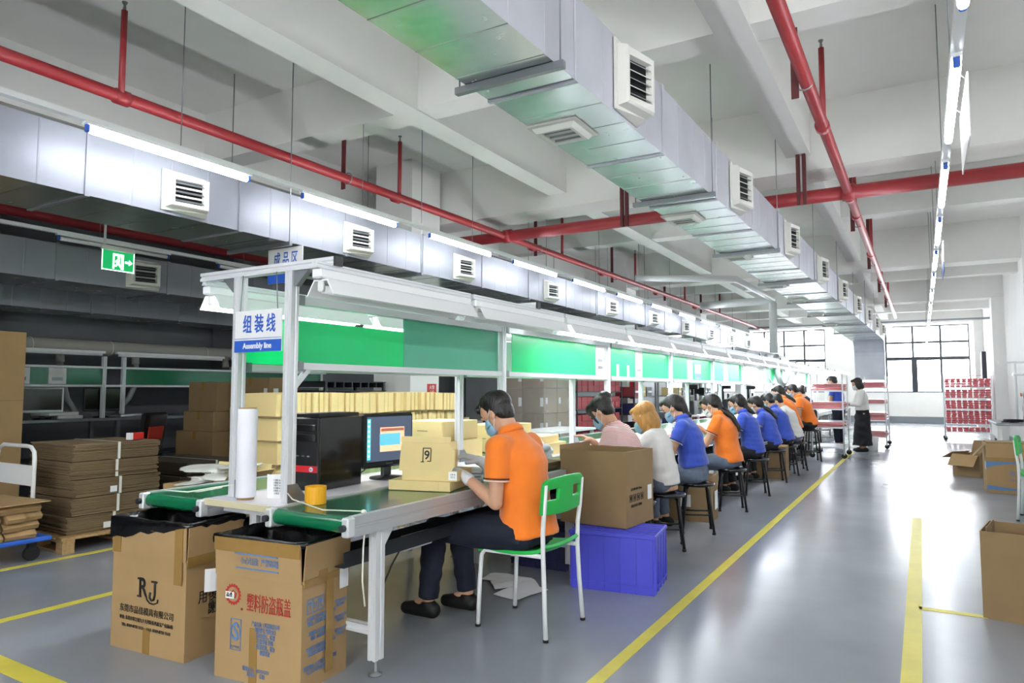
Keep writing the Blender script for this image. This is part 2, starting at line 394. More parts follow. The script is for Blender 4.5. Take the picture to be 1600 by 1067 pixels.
# ---------------------------------------------------------------- red sprinkler pipes
def pipe(name, label, pts, r, joints=(), cat='pipe'):
    t = T(name, label, cat)
    P(t, 'run', B().tube(pts, r, 14), m_red)
    for a, b in joints: P(t, 'coupling', B().cyl(a, b, r * 1.22, n=14), m_red)
    return t
pr = pipe('sprinkler_pipe', 'red sprinkler pipe running over the aisle past the tube lamps', [(-.62, -4.9, 3.4), (-.58, 23, 3.4)], .045,
     [((-.61, y, 3.4), (-.61, y + .1, 3.4)) for y in (1.5, 3.0, 5.9, 8.05, 8.3, 9.2, 12, 15, 18)])
pl = pipe('sprinkler_pipe', 'red sprinkler pipe running above the lamp lit duct', [(-4.95, -4.9, 3.4), (-4.72, 26, 3.4)], .045,
     [((-4.9, y, 3.4), (-4.9, y + .1, 3.4)) for y in (2.75, 5.8, 8.05, 8.9, 11.5, 14.5, 17.5)])
pipe('sprinkler_main', 'thick red sprinkler main crossing the hall under the ceiling', [(XL, 8.12, 3.4), (XR, 8.12, 3.4)], .075, [((x, 8.12, 3.4), (x + .12, 8.12, 3.4)) for x in (-4.88, -2.15, -.66, -7.6)])
pipe('sprinkler_pipe', 'dark red pipe in the shade behind the lamp lit duct', [(-8.7, -4.9, 3.3), (-8.7, 24, 3.3)], .06)
for x, ys in ((-.6, (2.2, 5.92, 9.0, 12.2, 15.4, 18.6, 21.6)), (-4.87, (2.78, 5.87, 9.9, 13.2, 16.6, 20))):
    for y in ys:
        p_ = pr if x > -2 else pl
        P(p_, 'riser', B().cyl((x, y, 3.4), (x, y, 4.03), .022, n=10), m_red)
        P(p_, 'sprinkler_head', B().lathe([(.008, 4.03), (.012, 4.05), (.008, 4.07), (.02, 4.09), (.02, 4.095)], (x, y, 0), 8), m_steel)
def bracket(x, y, label, grp, z1=4.35):
    t = T('pipe_bracket', label, 'bracket', (x, y, 3.3), 0, grp)
    P(t, 'strap', B().box((0, 0, (z1 - 3.3) / 2), (.05, .012, z1 - 3.3)), m_dred)
    P(t, 'clamp', B().tube([(.06 + .055 * math.cos(a), 0, .1 + .055 * math.sin(a)) for a in np.linspace(0, 2 * math.pi, 13)[:-1]], .006, 6, loop=True), m_steel)
for q, y in enumerate((5.02, 9.7, 12.9, 16.1, 19.2)): bracket(-.68, y, ORD[q] + ' dark red strap from the near end of the aisle pipe', 'pipe straps over the aisle', 4.35)
for q, y in enumerate((5.06, 9.1, 12.1, 15.2, 18.2)): bracket(-4.92, y, ORD[q] + ' dark red strap from the near end of the pipe above the duct', 'pipe straps above the duct', 4.25)
for x in (-1.02, -7.2, -3.0): 
    t = T('pipe_bracket', 'double dark red channel holding the thick main ' + {-1.02: 'beside the aisle pipe', -7.2: 'in the dim bay', -3.0: 'beside the big duct'}[x], 'bracket', (x, 7.79, 3.25))
    P(t, 'channel', B().box((-.03, 0, .55), (.035, .05, 1.1)), m_dred); P(t, 'channel', B().box((.03, 0, .5), (.035, .05, 1.0)), m_dred)
# grey steel bar and white exhaust pipe near the windows
O('cable_tray', 'thin grey steel bar spanning the hall before the far windows', 'tray', B().box((-1.6, 24.4, 3.38), (6.8, .06, .06)), m_steel)
m_pvc = M('white_pvc', '#DEE0E0', .4)
t = T('exhaust_pipe', 'white plastic exhaust pipe dropping onto the far assembly line', 'pipe')
P(t, 'pipe_run', B().tube([(-4.6, 17.0, 3.35), (-3.6, 17.0, 3.37), (-3.0, 17.0, 3.38), (-2.92, 17.0, 3.3), (-2.92, 17, 2.15)], .09, 14), m_pvc)
P(t, 'pipe_run', B().tube([(-2.92, 17, 3.4), (-2.92, 13.2, 3.36), (-4.5, 12.2, 3.36)], .06, 12), m_pvc)
P(t, 'manifold', B().tube([(-3.0, 14.8, 2.0), (-2.92, 16, 2.02), (-2.92, 18.4, 2.02)], .11, 12), m_pvc)
hose = [(-2.92 + .02 * q, 15.6 + .34 * math.cos(q * .55) , 1.72 + .3 * math.sin(q * .55)) for q in range(24)]
P(t, 'flexible_hose', B().tube(hose, .055, 10), M('grey_hose', '#9AA5A3', .5))
# ---------------------------------------------------------------- tube lamps in rows
def tube_lamp(x, y, z, label, grp, rail=True, lit=True):
    t = T('tube_lamp', label, 'lamp', (x, y, z), 0, grp)
    P(t, 'batten', B().box((0, .62, .045), (.045, 1.26, .03)), m_hood)
    P(t, 'tube', B().cyl((0, .03, 0), (0, 1.21, 0), .021, n=12), m_tube if lit else m_tubeoff)
    for yy in (.012, 1.228): P(t, 'lamp_holder', B().box((0, yy, .012), (.03, .025, .06), bev=.006), m_signblue)
    return t
for q in range(-3, 14):
    tube_lamp(-4.46, 2.33 + 1.77 * q, 2.93, (ORD[q] if q >= 0 else ORD[-q - 1] + ' unseen') + ' lit tube lamp from the near end of the duct row', 'tube lamp row before the duct')
for q in range(-4, 14):
    tube_lamp(.2, 3.87 + 1.8 * q, 2.86, (ORD[q + 1] if q >= -1 else ORD[-q - 2] + ' unseen') + ' lit tube lamp from the near end above the aisle', 'tube lamp row above the aisle')
for q in range(0, 3):
    tube_lamp(-7.62, 3.75 + 1.9 * q, 2.86, ORD[q] + ' unlit tube lamp on the dim duct by the exit sign', 'unlit tube lamps', lit=False)
for x, z, ya, yb, lb in ((-4.46, 2.995, -3.2, 26.6, 'white trunking rail carrying the lamps before the duct'), (.2, 2.925, -3.6, 29, 'white trunking rail carrying the lamps above the aisle'), (-7.62, 2.925, -2, 12, 'white trunking rail of unlit lamps in the dim bay')):
    t = T('lamp_trunking', lb, 'rail', (x, 0, z)); P(t, 'channel', B().box((0, (ya + yb) / 2, 0), (.05, yb - ya, .035)), m_hood)
    y = ya + .6
    while y < yb: P(t, 'rod', B().cyl((0, y, .01), (0, y, ZC - z - .002), .0035, n=6), m_steel); y += 1.86
# small signs hanging beside the aisle lamps
for y, lb in ((3.95, 'nearer'), (8.4, 'farther')):
    t = T('hanging_sign', lb + ' white sign hanging edge on beside the aisle lamps', 'sign', (.245, y, 2.52))
    P(t, 'board', B().box((0, .35, .16), (.006, .7, .32)), m_white)
    if y > 5: P(t, 'blue_band', B().box((-.001, .35, .05), (.007, .7, .1)), m_signblue)
    for yy in (.1, .6): P(t, 'chain', B().cyl((0, yy, .32), (-.06, yy, .395), .002, n=5), m_steel)
# ---------------------------------------------------------------- the assembly line
ZT = .745
def slot(w, h, d=.007, g=.009, cx=0, cy=0):
    a, b = w / 2, h / 2
    p = [(-a, -b), (-g, -b), (-g * .6, -b + d), (g * .6, -b + d), (g, -b), (a, -b), (a, -g), (a - d, -g * .6), (a - d, g * .6), (a, g), (a, b), (g, b), (g * .6, b - d), (-g * .6, b - d), (-g, b), (-a, b), (-a, g), (-a + d, g * .6), (-a + d, -g * .6), (-a, -g)]
    return [(x + cx, y + cy) for x, y in p]
YE = 27.4
def conveyor(xa, xb, label, outer):
    """belt between two side rails, xa < xb; outer is the X of the aisle-side rail"""
    t = T('conveyor_belt', label, 'conveyor', ((xa + xb) / 2, 2.3, 0)); h = (xb - xa) / 2; L = YE - 2.3
    r = .036; pr = []
    for q in range(17): a = R(90 + 180 * q / 16); pr.append((.035 + r * math.cos(a), ZT - .042 + r * math.sin(a)))
    for q in range(17): a = R(-90 + 180 * q / 16); pr.append((L + r * math.cos(a), ZT - .042 + r * math.sin(a)))
    b = B().prism([(y, z) for y, z in pr], -h + .03, h - .03, 'x'); 
    P(t, 'belt', b, m_green)
    for s in (-1, 1):
        P(t, 'side_rail', B().prism(slot(.035, .09, .005, .006, s * (h - .012), ZT - .045), .03, L, 'y'), m_alu)
        P(t, 'end_plate', B().box((s * (h - .012), .01, ZT - .045), (.04, .05, .085), bev=.006), m_aluw)
        P(t, 'roller_bolt', B().cyl((s * (h - .012), -.017, ZT - .045), (s * (h - .012), -.035, ZT - .045), .016, n=8), m_dsteel)
    y = .22
    while y < L:
        for s in (-1, 1):
            lg = P(t, 'leg', B().prism(slot(.045, .06, .006, .007, s * (h - .03), y), .07, ZT - .09, 'z'), m_aluw)
            P(lg, 'levelling_foot', B().lathe([(.032, 0), (.03, .008), (.012, .016), (.007, .02), (.007, .09)], (s * (h - .03), y, 0), 12), m_steel)
            P(lg, 'corner_bracket', B().prism([(y - .02, ZT - .09), (y + .1, ZT - .09), (y + .1, ZT - .105), (y + .02, ZT - .2), (y - .02, ZT - .2)], s * (h - .03) - .008, s * (h - .03) + .008, 'x'), m_aluw)
        P(t, 'stretcher', B().prism(slot(.04, .04, .006, .007, y, .2), -h + .05, h - .05, 'x'), m_aluw)
        y += 2.05
    P(t, 'cable_tray', B().prism([(h - .26, .56), (h - .26, .49), (h - .12, .49), (h - .12, .56), (h - .125, .56), (h - .125, .495), (h - .255, .495), (h - .255, .56)], .1, L, 'y'), m_dsteel)
    return t
conveyor(-2.68, -2.17, 'green conveyor belt in front of the seated workers', -2.17)
conveyor(-3.68, -3.17, 'green conveyor belt on the carton stack side of the line', -3.68)
t = T('centre_bench', 'white bench board between the two green belts', 'bench', (-2.925, 2.32, 0))
P(t, 'bench_board', B().box((0, (YE - 2.3) / 2, ZT - .012), (.475, YE - 2.3, .024), bev=.005), M('white_laminate', '#E4E2E8', .25))
P(t, 'edge_band', B().box((0, -.004, ZT - .012), (.475, .012, .03)), M('cream_edge', '#CFC6A2', .5))
for y in (.12, 2.17, 4.22, 6.27, 8.32, 10.4): P(t, 'bearer', B().prism(slot(.045, .045, .006, .007, y, ZT - .05), -.23, .23, 'x'), m_aluw)
for y in (.12, 2.17): P(t, 'leg', B().prism(slot(.05, .05, .006, .007, 0, y), 0, ZT - .07, 'z'), m_aluw)
# frame: posts, crossbars, rails and green boards
FY = [2.46 + 2.05 * q for q in range(12)]
fr = T('line_frame', 'tall aluminium frame with green boards over the assembly line', 'frame')
for y in FY:
    for x in (-2.73, -3.12):
        P(fr, 'post', B().prism(slot(.05, .05, .007, .008, x, y), ZT, 1.9, 'z'), m_aluw)
        P(fr, 'post_bracket', B().prism([(y - .03, ZT), (y + .09, ZT), (y + .09, ZT + .015), (y + .028, ZT + .09), (y - .03, ZT + .09)], x + .028, x + .036, 'x'), m_steel)
    P(fr, 'crossbar', B().prism(slot(.05, .045, .007, .007, y, 1.92), -3.43, -2.42, 'x'), m_aluw)
    P(fr, 'end_cap', B().box((-2.416, y, 1.92), (.012, .052, .047)), m_black)
    for s, x in ((1, -2.7), (-1, -3.15)):
        P(fr, 'corner_bracket', B().prism([(x, 1.9), (x + s * .09, 1.9), (x + s * .09, 1.888), (x + s * .015, 1.82), (x, 1.82)], y - .015, y + .015, 'y'), m_steel)
for a, b_ in zip(FY[:-1], FY[1:]):
    for x in (-2.73, -3.12):
        for z, h in ((1.42, .035), (1.755, .04)):
            if x < -3 and z > 1.6: continue
            P(fr, 'rail', B().box((x, (a + b_) / 2, z), (.035, b_ - a - .052, h)), m_aluw)
            P(fr, 'rail_bracket', B().box((x + .022, a + .045, z), (.012, .035, .05)), m_steel)
def board_mat(name, hexc, tr):
    m = M(name, hexc, .28, coat=.3); nt = m.node_tree; tl = nt.nodes.new('ShaderNodeBsdfTranslucent'); tl.inputs[0].default_value = lin(hexc); mx = nt.nodes.new('ShaderNodeMixShader'); mx.inputs[0].default_value = tr
    nt.links.new(nt.nodes['Principled BSDF'].outputs[0], mx.inputs[1]); nt.links.new(tl.outputs[0], mx.inputs[2]); nt.links.new(mx.outputs[0], nt.nodes['Material Output'].inputs[0]); return m
m_pg = board_mat('green_board', '#48E3A4', .6); m_pg2 = board_mat('green_board_dimmed', '#69C6A8', .35)  # first tone lifted for lamp glow, second toned down for lamps off
m_clear = M('clear_acrylic', '#E6EBEA', .08, alpha=.25)
def board(y0, y1, z0=1.44, z1=1.735, mat=m_pg, x=-2.745, name='green_board'): P(fr, name, B().box((x, (y0 + y1) / 2, (z0 + z1) / 2), (.008, y1 - y0 - .004, z1 - z0)), mat)
board(2.49, 3.36, z1=1.655); board(3.36, 4.47, mat=m_pg2); board(4.53, 4.68, mat=m_clear, name='clear_board')
board(4.68, 6.3)
for q, (a, b_) in enumerate(((6.3, 6.52), (6.58, 7.4), (7.4, 7.62), (7.62, 8.57), (8.63, 9.4), (9.4, 9.65), (9.65, 10.62), (10.68, 11.4), (11.4, 11.7), (11.7, 12.67), (12.73, 14.72), (14.78, 16.77), (16.83, 18.82), (18.88, 20.87), (20.93, 22.92))):
    w = q in (0, 2, 5, 8)
    board(a, b_, mat=m_paper if w else m_pg if q < 10 or q % 2 else m_clear, name='notice_sheet' if w else 'green_board')
    if w:
        for k_ in range(3): patch(fr, 'print_block', (-2.738, (a + b_) / 2, 1.52 + .07 * k_), (0, 1, 0), (0, 0, 1), (b_ - a) * .5, .03, m_steel)
board(2.49, 4.47, x=-3.12, z1=1.7, mat=m_pg)
for a, b_ in zip(FY[1:-1], FY[2:]): board(a + .03, b_ - .03, x=-3.12, z1=1.72, mat=m_pg2)
patch(fr, 'notice_sheet', (-2.738, 9.9, 1.56), (0, 1, 0), (0, 0, 1), .3, .2, m_paper); patch(fr, 'blue_band', (-2.736, 9.9, 1.5), (0, 1, 0), (0, 0, 1), .3, .07, m_signblue)
P(fr, 'diagonal_brace', B().box((-2.73, 2.53, 1.36), (.025, .025, .15), rx=R(-45)), m_aluw)
for y in (6.85, 7.15): P(fr, 'hook_strip', B().box((-2.733, y, 1.5), (.008, .05, .13)), m_white)
# hooded lamps hung under the crossbars
def hood_lamp(x, y, lit, label, grp):
    t = T('hood_lamp', label, 'lamp', (x, y, 1.79), 0, grp); L = 1.3
    pr = [(-.09, -.04), (-.045, .035), (.045, .035), (.09, -.04), (.084, -.042), (.04, .028), (-.04, .028), (-.084, -.042)]
    P(t, 'reflector_hood', B().prism(pr, .04, L - .02, 'y'), m_hood)
    P(t, 'ballast_housing', B().box((0, L / 2, .06), (.06, L - .02, .045), bev=.006), m_hood)
    P(t, 'mounting_rail', B().prism(slot(.04, .03, .005, .006, 0, .1), 0, L, 'y'), m_aluw)
    P(t, 'tube', B().cyl((0, .06, -.012), (0, L - .06, -.012), .021, n=12), m_tube if lit else m_tubeoff)
    for yy in (.045, L - .04): P(t, 'lamp_holder', B().box((0, yy, .005), (.035, .025, .06), bev=.008), m_white)
    return t
for q in range(18):
    lit = q >= 2
    hood_lamp(-2.45, 2.34 + 1.33 * q, lit, (ORD[q - 2] + ' lit' if lit else ['nearest', 'second'][q] + ' unlit') + ' hooded tube lamp over the workers side belt', 'lit hooded lamps over the workers' if lit else 'unlit hooded lamps')
    hood_lamp(-3.4, 2.44 + 1.33 * q, True, ORD[q] + ' lit hooded tube lamp over the carton stack side belt', 'lit hooded lamps over the far belt')
# hanging signs
def sign(loc, w, h, big, small, label, chain, dark=True):
    t = T('hanging_sign', label, 'sign', loc)
    P(t, 'board', B().box((0, 0, h / 2), (w, .006, h)), m_white)
    P(t, 'blue_band', B().box((0, -.004, h * .14), (w, .003, h * .28)), m_signblue)
    P(t, 'blue_line', B().box((0, -.004, h * .325), (w, .002, h * .012)), m_signblue)
    text(t, big, h * .47, (.01, -.005, h * .64), (1, 0, 0), (0, 0, 1), m_signblue, sx=w / h * .42, bold=.0012, space=1.55)
    if small: text(t, small, h * .19, (0, -.0065, h * .14), (1, 0, 0), (0, 0, 1), m_white, sx=.95, bold=.001)
    for s in (-1, 1): P(t, 'chain', B().cyl((s * w * .4, 0, h), (s * w * .36, 0, h + chain), .0025, n=5), m_steel)
    return t
sign((-2.935, 2.427, 1.495), .352, .215, '组装线', 'Assembly line', 'white and blue hanging sign reading Assembly line', .19)
sign((-4.98, 4.4, 2.275), .45, .32, '成品区', '', 'white hanging sign with blue characters behind the frame top', .02)
# running man exit sign
t = T('exit_sign', 'lit green running man exit sign with arrow', 'sign', (-7.0, 4.03, 2.5))
m_exit = M('exit_green_light', '#0F8A4A', .4, emit=.55); m_exitw = M('exit_white_light', '#E9FFF2', .4, emit=1.6)
P(t, 'panel', B().box((0, 0, .1), (.008, .33, .2)), m_exit)
P(t, 'housing', B().box((0, 0, .225), (.04, .34, .05), bev=.006), m_cream)
P(t, 'hanger_rod', B().cyl((0, -.14, .25), (0, -.14, 1.286), .012, n=8), m_white)
for yy, w_, z_, h_ in ((0, .33, .004, .008), (-.162, .006, .1, .2), (.162, .006, .1, .2)): P(t, 'bright_edge', B().box((.005, yy, z_), (.004, w_, h_)), m_exitw)
X_ = .006
def ep(name, pts): P(t, name, B().prism([(a, b_) for a, b_ in pts], .004, .0065, 'x'), m_exitw)
ep('door_symbol', [(-.055, .02), (-.04, .02), (-.04, .155), (.03, .155), (.03, .02), (.055, .02), (.055, .175), (-.055, .175)])
P(t, 'runner_symbol', B().cyl((.004, .005, .14), (.007, .005, .14), .013, n=10), m_exitw)
ep('runner_symbol', [(-.005, .125), (.015, .12), (.012, .08), (.035, .05), (.025, .035), (.0, .068), (-.02, .045), (-.04, .045), (-.04, .06), (-.022, .063), (-.012, .09), (-.03, .085), (-.03, .1)])
ep('arrow_symbol', [(.07, .09), (.11, .09), (.11, .07), (.148, .1), (.11, .13), (.11, .11), (.07, .11)])
# ---------------------------------------------------------------- foreground things
def solid(b, mat, t=.01, off=-1, bev=0, sub=0, name='sheet'):
    o = bpy.data.objects.new(name, b.mesh(name, mat)); md = o.modifiers.new('s', 'SOLIDIFY'); md.thickness = t; md.offset = off
    if sub: q = o.modifiers.new('u', 'SUBSURF'); q.levels = sub; q.render_levels = sub
    if bev: q = o.modifiers.new('b', 'BEVEL'); q.width = bev; q.segments = 2; q.limit_method = 'ANGLE'
    me = evaluate(o)
    return me
def tray_rings(w, d, h, th=.006, z0=0, flare=0):
    """open-topped box as one closed skin"""
    def rc(a, b, z): return [Vector((x * a / 2, y * b / 2, z)) for x, y in ((-1, -1), (1, -1), (1, 1), (-1, 1))]
    return [rc(w, d, z0), rc(w + flare, d + flare, z0 + h), rc(w + flare - 2 * th, d + flare - 2 * th, z0 + h), rc(w - 2 * th, d - 2 * th, z0 + th)]
def open_box(b, w, d, h, th=.006, z0=0, flare=0): return b.rings(tray_rings(w, d, h, th, z0, flare), smooth=False)
def tall_carton(name, label, loc, rz, w, d, hb, hf, mat, flare=(.0, .0, .0, .0)):
    """open carton with its flaps folded straight up as an extension"""
    t = T(name, label, 'carton', loc, rz)
    P(t, 'body', open_box(B(), w, d, hb), mat)
    for q, (cx, cy, fw, ax) in enumerate(((0, -d / 2, w, 0), (0, d / 2, w, 0), (-w / 2, 0, d, 1), (w / 2, 0, d, 1))):
        s = -1 if q % 2 == 0 else 1; fl = flare[q]; a = fw / 2
        pts = []
        for zz, oo in ((0, 0), (hf, fl)):
            for th in (0, .005):
                for e in (-1, 1):
                    off = s * (oo + .002 + th)
                    pts.append((e * a, cy + off, hb - .01 + zz) if ax == 0 else (cx + off, e * a, hb - .01 + zz))
        f = [(0, 1, 3, 2), (4, 6, 7, 5), (0, 4, 5, 1), (2, 3, 7, 6), (0, 2, 6, 4), (1, 5, 7, 3)]
        P(t, 'flap', B().add(pts, f), mat)
    return t
def liner(t, w, d, h, drop, seed):
    """black bin liner folded over the rim and sagging inside"""
    rnd = random.Random(seed); n = 40; rg = []
    for (e, z, j) in ((.008, 1, .012), (.009, .5, .006), (.008, h + .004, .003), (-.004, h + .009, .004), (-.03, h - .03, .012), (-.05, h - .16, .02), (-.06, h - .34, .02), (-.12, h - .42, .01)):
        r = []
        for k in range(n):
            u = 4 * k / n; s = int(u); f = u - s; a, b_ = w / 2 + e, d / 2 + e
            x, y = ((-a + 2 * a * f, -b_), (a, -b_ + 2 * b_ * f), (a - 2 * a * f, b_), (-a, b_ - 2 * b_ * f))[s]
            dp = drop[s] * (1 - f) + drop[(s + 1) % 4] * f; zz = h - dp * z if e > .0075 and z in (1, .5) else z; dz = rnd.uniform(-1, 1) * j
            r.append(Vector((x + rnd.uniform(-j, j) * .35, y + rnd.uniform(-j, j) * .35, zz + dz)))
        rg.append(r)
    b = B().rings(rg, smooth=True, cap=False); P(t, 'bin_liner', b, m_bag)
FR, UP, SR = (1, 0, 0), (0, 0, 1), (0, 1, 0)      # right vectors of a front face (facing -y) and of a side face (facing +x)
# carton with the RJ mark
w, d, hb, hf = .546, .33, .48, .165
t = tall_carton('carton_bin', 'tall carton bin printed RJ with black liner', (-3.36, 2.305, 0), R(4), w, d, hb, hf, m_card, (.0, .0, .01, .005))
liner(t, w + .012, d + .008, .647, (.1, .012, .03, .05), 3)
y = -d / 2 - .001
for x, z, ww, hh in ((-.235, .56, .06, .17), (.225, .5, .055, .28), (0, .06, .05, .12), (.03, .615, .08, .03)): patch(t, 'tape', (x, y - .008 if z > .4 else y, z), FR, UP, ww, hh, m_tape)
patch(t, 'tape', (w / 2 + .011, -.02, .47), SR, UP, d * .9, .05, m_tape)
text(t, 'R', .125, (-.035, y - .002, .315), FR, UP, m_ink, sx=.85, bold=.0025)
for a_, b_, w_ in ((-.062, .358, .03), (-.062, .272, .03), (.048, .353, .045)): patch(t, 'logo_serif', (a_, y, b_), FR, UP, w_, .009, m_ink)
P(t, 'logo_letter', B().tube([(.055, y - .001, .358), (.055, y - .001, .29), (.048, y - .001, .268), (.032, y - .001, .262), (.018, y - .001, .275), (.022, y - .001, .3)], .006, 6), m_ink); P(t, 'logo_swash', B().tube([(-.012, y - .001, .285), (-.002, y - .001, .262), (.02, y - .001, .248), (.05, y - .001, .246), (.075, y - .001, .256), (.078, y - .001, .272)], .004, 5), m_ink)
text(t, '东莞市品佳模具有限公司', .04, (-.005, y - .002, .2), FR, UP, m_ink, sx=.92)
text(t, '地址: 东莞市黄江镇九乡大湾新街鸿鑫宝产业园6栋', .022, (-.005, y - .002, .155), FR, UP, m_ink, sx=.82)
text(t, 'TEL: 0769-8732 5121    FAX: 0769-8733 7618', .021, (-.005, y - .002, .12), FR, UP, m_ink, sx=.92)
text(t, '用後請還\n謝謝', .068, (w / 2 + .002, .02, .25), SR, UP, m_ink, sx=.85, line=.95)
sh = []
for k in range(7):
    u = k / 6; sh.append((w / 2 + .012 + .035 * math.sin(u * 3), -.07 + .12 * u))
b = B()
b.add([(x, yy, z) for z in (.31, .42) for x, yy in sh], [(k, k + 1, 8 + k, 7 + k) for k in range(6)])
P(t, 'paper_note', solid(b, m_paper, .002), m_paper)
# carton with red characters
w, d, hb, hf = .5, .31, .47, .165
t = tall_carton('carton_bin', 'tall taped carton bin printed with red gear mark and red characters', (-2.6, 2.325, 0), R(6), w, d, hb, hf, m_card, (.01, .0, .008, .012))
liner(t, w + .014, d + .012, .632, (.025, .018, .03, .015), 8)
y = -d / 2 - .001
yt = y - .014
for x, z, ww, hh, yy in ((-.02, .12, .045, .24, y), (0, .6, w, .06, yt - .004)): patch(t, 'tape', (x, yy, z), FR, UP, ww, hh, m_tape)
for x, z, ww, hh in ((-.03, .47, .06, .06), (.0, .46, .31, .03), (.02, .25, .05, .42)): patch(t, 'tape', (w / 2 + .009, x, z), SR, UP, hh if 0 else ww, hh, m_tape)
for z in (.565, .5): patch(t, 'blue_print_line', (.0, yt + .004 if z < .52 else yt - .003, z), FR, UP, .25, .006, m_inkb)
text(t, '小心轻放  严禁踩踏', .036, (.02, yt - .003, .533), FR, UP, m_inkb, sx=.72)
text(t, '塑料防盗瓶盖', .085, (.065, y - .002, .345), FR, UP, m_inkr, sx=.5)
gc = Vector((-.145, y, .375)); gp = []
for k in range(36): rr = .042 if k % 2 else .05; a = 2 * math.pi * k / 36; gp.append((gc.x + rr * math.cos(a), gc.z + rr * math.sin(a)))
inn = [(gc.x + .033 * math.cos(2 * math.pi * k / 36), gc.z + .033 * math.sin(2 * math.pi * k / 36)) for k in range(36)]
P(t, 'gear_mark', B().add([(a, y - .002, b_) for a, b_ in gp + inn], [(k, (k + 1) % 36, 36 + (k + 1) % 36, 36 + k) for k in range(36)]), m_inkr)
P(t, 'gear_mark', B().tube([(gc.x + .012, y - .001, gc.z - .015), (gc.x + .018, y - .001, gc.z + .005), (gc.x, y - .001, gc.z + .018), (gc.x - .016, y - .001, gc.z)], .003, 5), m_inkr)
text(t, '®', .016, (-.09, y - .002, .315), FR, UP, m_inkr)
patch(t, 'white_sticker', (-.165, y - .001, .37), FR, UP, .05, .03, m_paper); text(t, '品佳', .02, (-.165, y - .004, .37), FR, UP, m_ink)
for z, hh in ((.2, .135),):
    for x_, w_ in ((-.155, .003), (-.095, .003)): patch(t, 'mark_frame', (x_, y, z), FR, UP, w_, hh, m_inkb)
    for z_ in (z - hh / 2, z + hh / 2): patch(t, 'mark_frame', (-.125, y, z_), FR, UP, .063, .003, m_inkb)
text(t, 'S', .11, (-.125, y - .002, .21), FR, UP, m_inkb, sx=.7, bold=.002)
P(t, 'quality_mark', B().tube([(-.125 + .026 * math.cos(a), y - .001, .212 + .038 * math.sin(a)) for a in np.linspace(0, 2 * math.pi, 17)[:-1]], .0022, 5, loop=True), m_inkb)
text(t, '生产许可', .013, (-.125, y - .002, .145), FR, UP, m_inkb)
text(t, '产品名称: 1.防盗瓶盖系列\n规格型号: 塑料28口\n2.请勿重压，防潮\n注意事项: 防晒\n3.轻拿轻放，请勿\n倒置堆放', .024, (.05, y - .002, .2), FR, UP, m_inkb, align='CENTER', sx=.6, line=1.0)
text(t, '数量(PCS):  QUANTITY\n检验员:     日期', .022, (.0, y - .002, .05), FR, UP, m_inkb, sx=.7)
xs = w / 2 + .002
for k in range(3):
    for a_, b_, w_, h_ in ((-.105 + .036 * k, .385, .034, .003), (-.105 + .036 * k, .325, .034, .003), (-.122 + .036 * k, .355, .003, .06), (-.088 + .036 * k, .355, .003, .06)): patch(t, 'mark_frame', (xs, a_, b_), SR, UP, w_, h_, m_inkb)
P(t, 'umbrella_mark', B().add([(xs, -.105 + .013 * math.cos(a), .362 + .012 * math.sin(a)) for a in np.linspace(0, math.pi, 9)], [list(range(9))]), m_inkb)
P(t, 'umbrella_mark', B().box((xs, -.105, .35), (.001, .002, .026)), m_inkb)
for k in (-1, 1): P(t, 'arrow_mark', B().add([(xs + .0005, -.069 + a + k * .007, b_) for a, b_ in ((-.002, .34), (.002, .34), (.002, .36), (.005, .36), (0, .372), (-.005, .36), (-.002, .36))], [list(range(7))]), m_inkb)
P(t, 'glass_mark', B().add([(xs, -.033 + a, b_) for a, b_ in ((-.008, .338), (.008, .338), (.002, .343), (.002, .352), (.01, .362), (.011, .374), (-.011, .374), (-.01, .362), (-.002, .352), (-.002, .343))], [list(range(10))]), m_inkb)
for k, (z, s) in enumerate(((.29, '上海紫江特种瓶业有限公司\n地址: 上海市申富路618号'), (.225, '成都紫江包装有限公司\n地址: 成都市郫县区'), (.16, '天津紫江国际贸易有限公司\n武汉紫江瓶盖有限公司'), (.085, '联系地址: 本公司产品质量投保\n以上公司均通过ISO9001'))):
    text(t, s, .022, (xs + .0015, -.03, z), SR, UP, m_inkb, sx=.75, line=1)
for z in (.32, .25, .19): text(t, '电话:0757-8660\n传真:0757', .018, (xs + .0015, .105, z), SR, UP, m_inkb, sx=.7)
patch(t, 'white_sticker', (w / 2 + .012, .115, .43), SR, UP, .06, .09, m_paper)
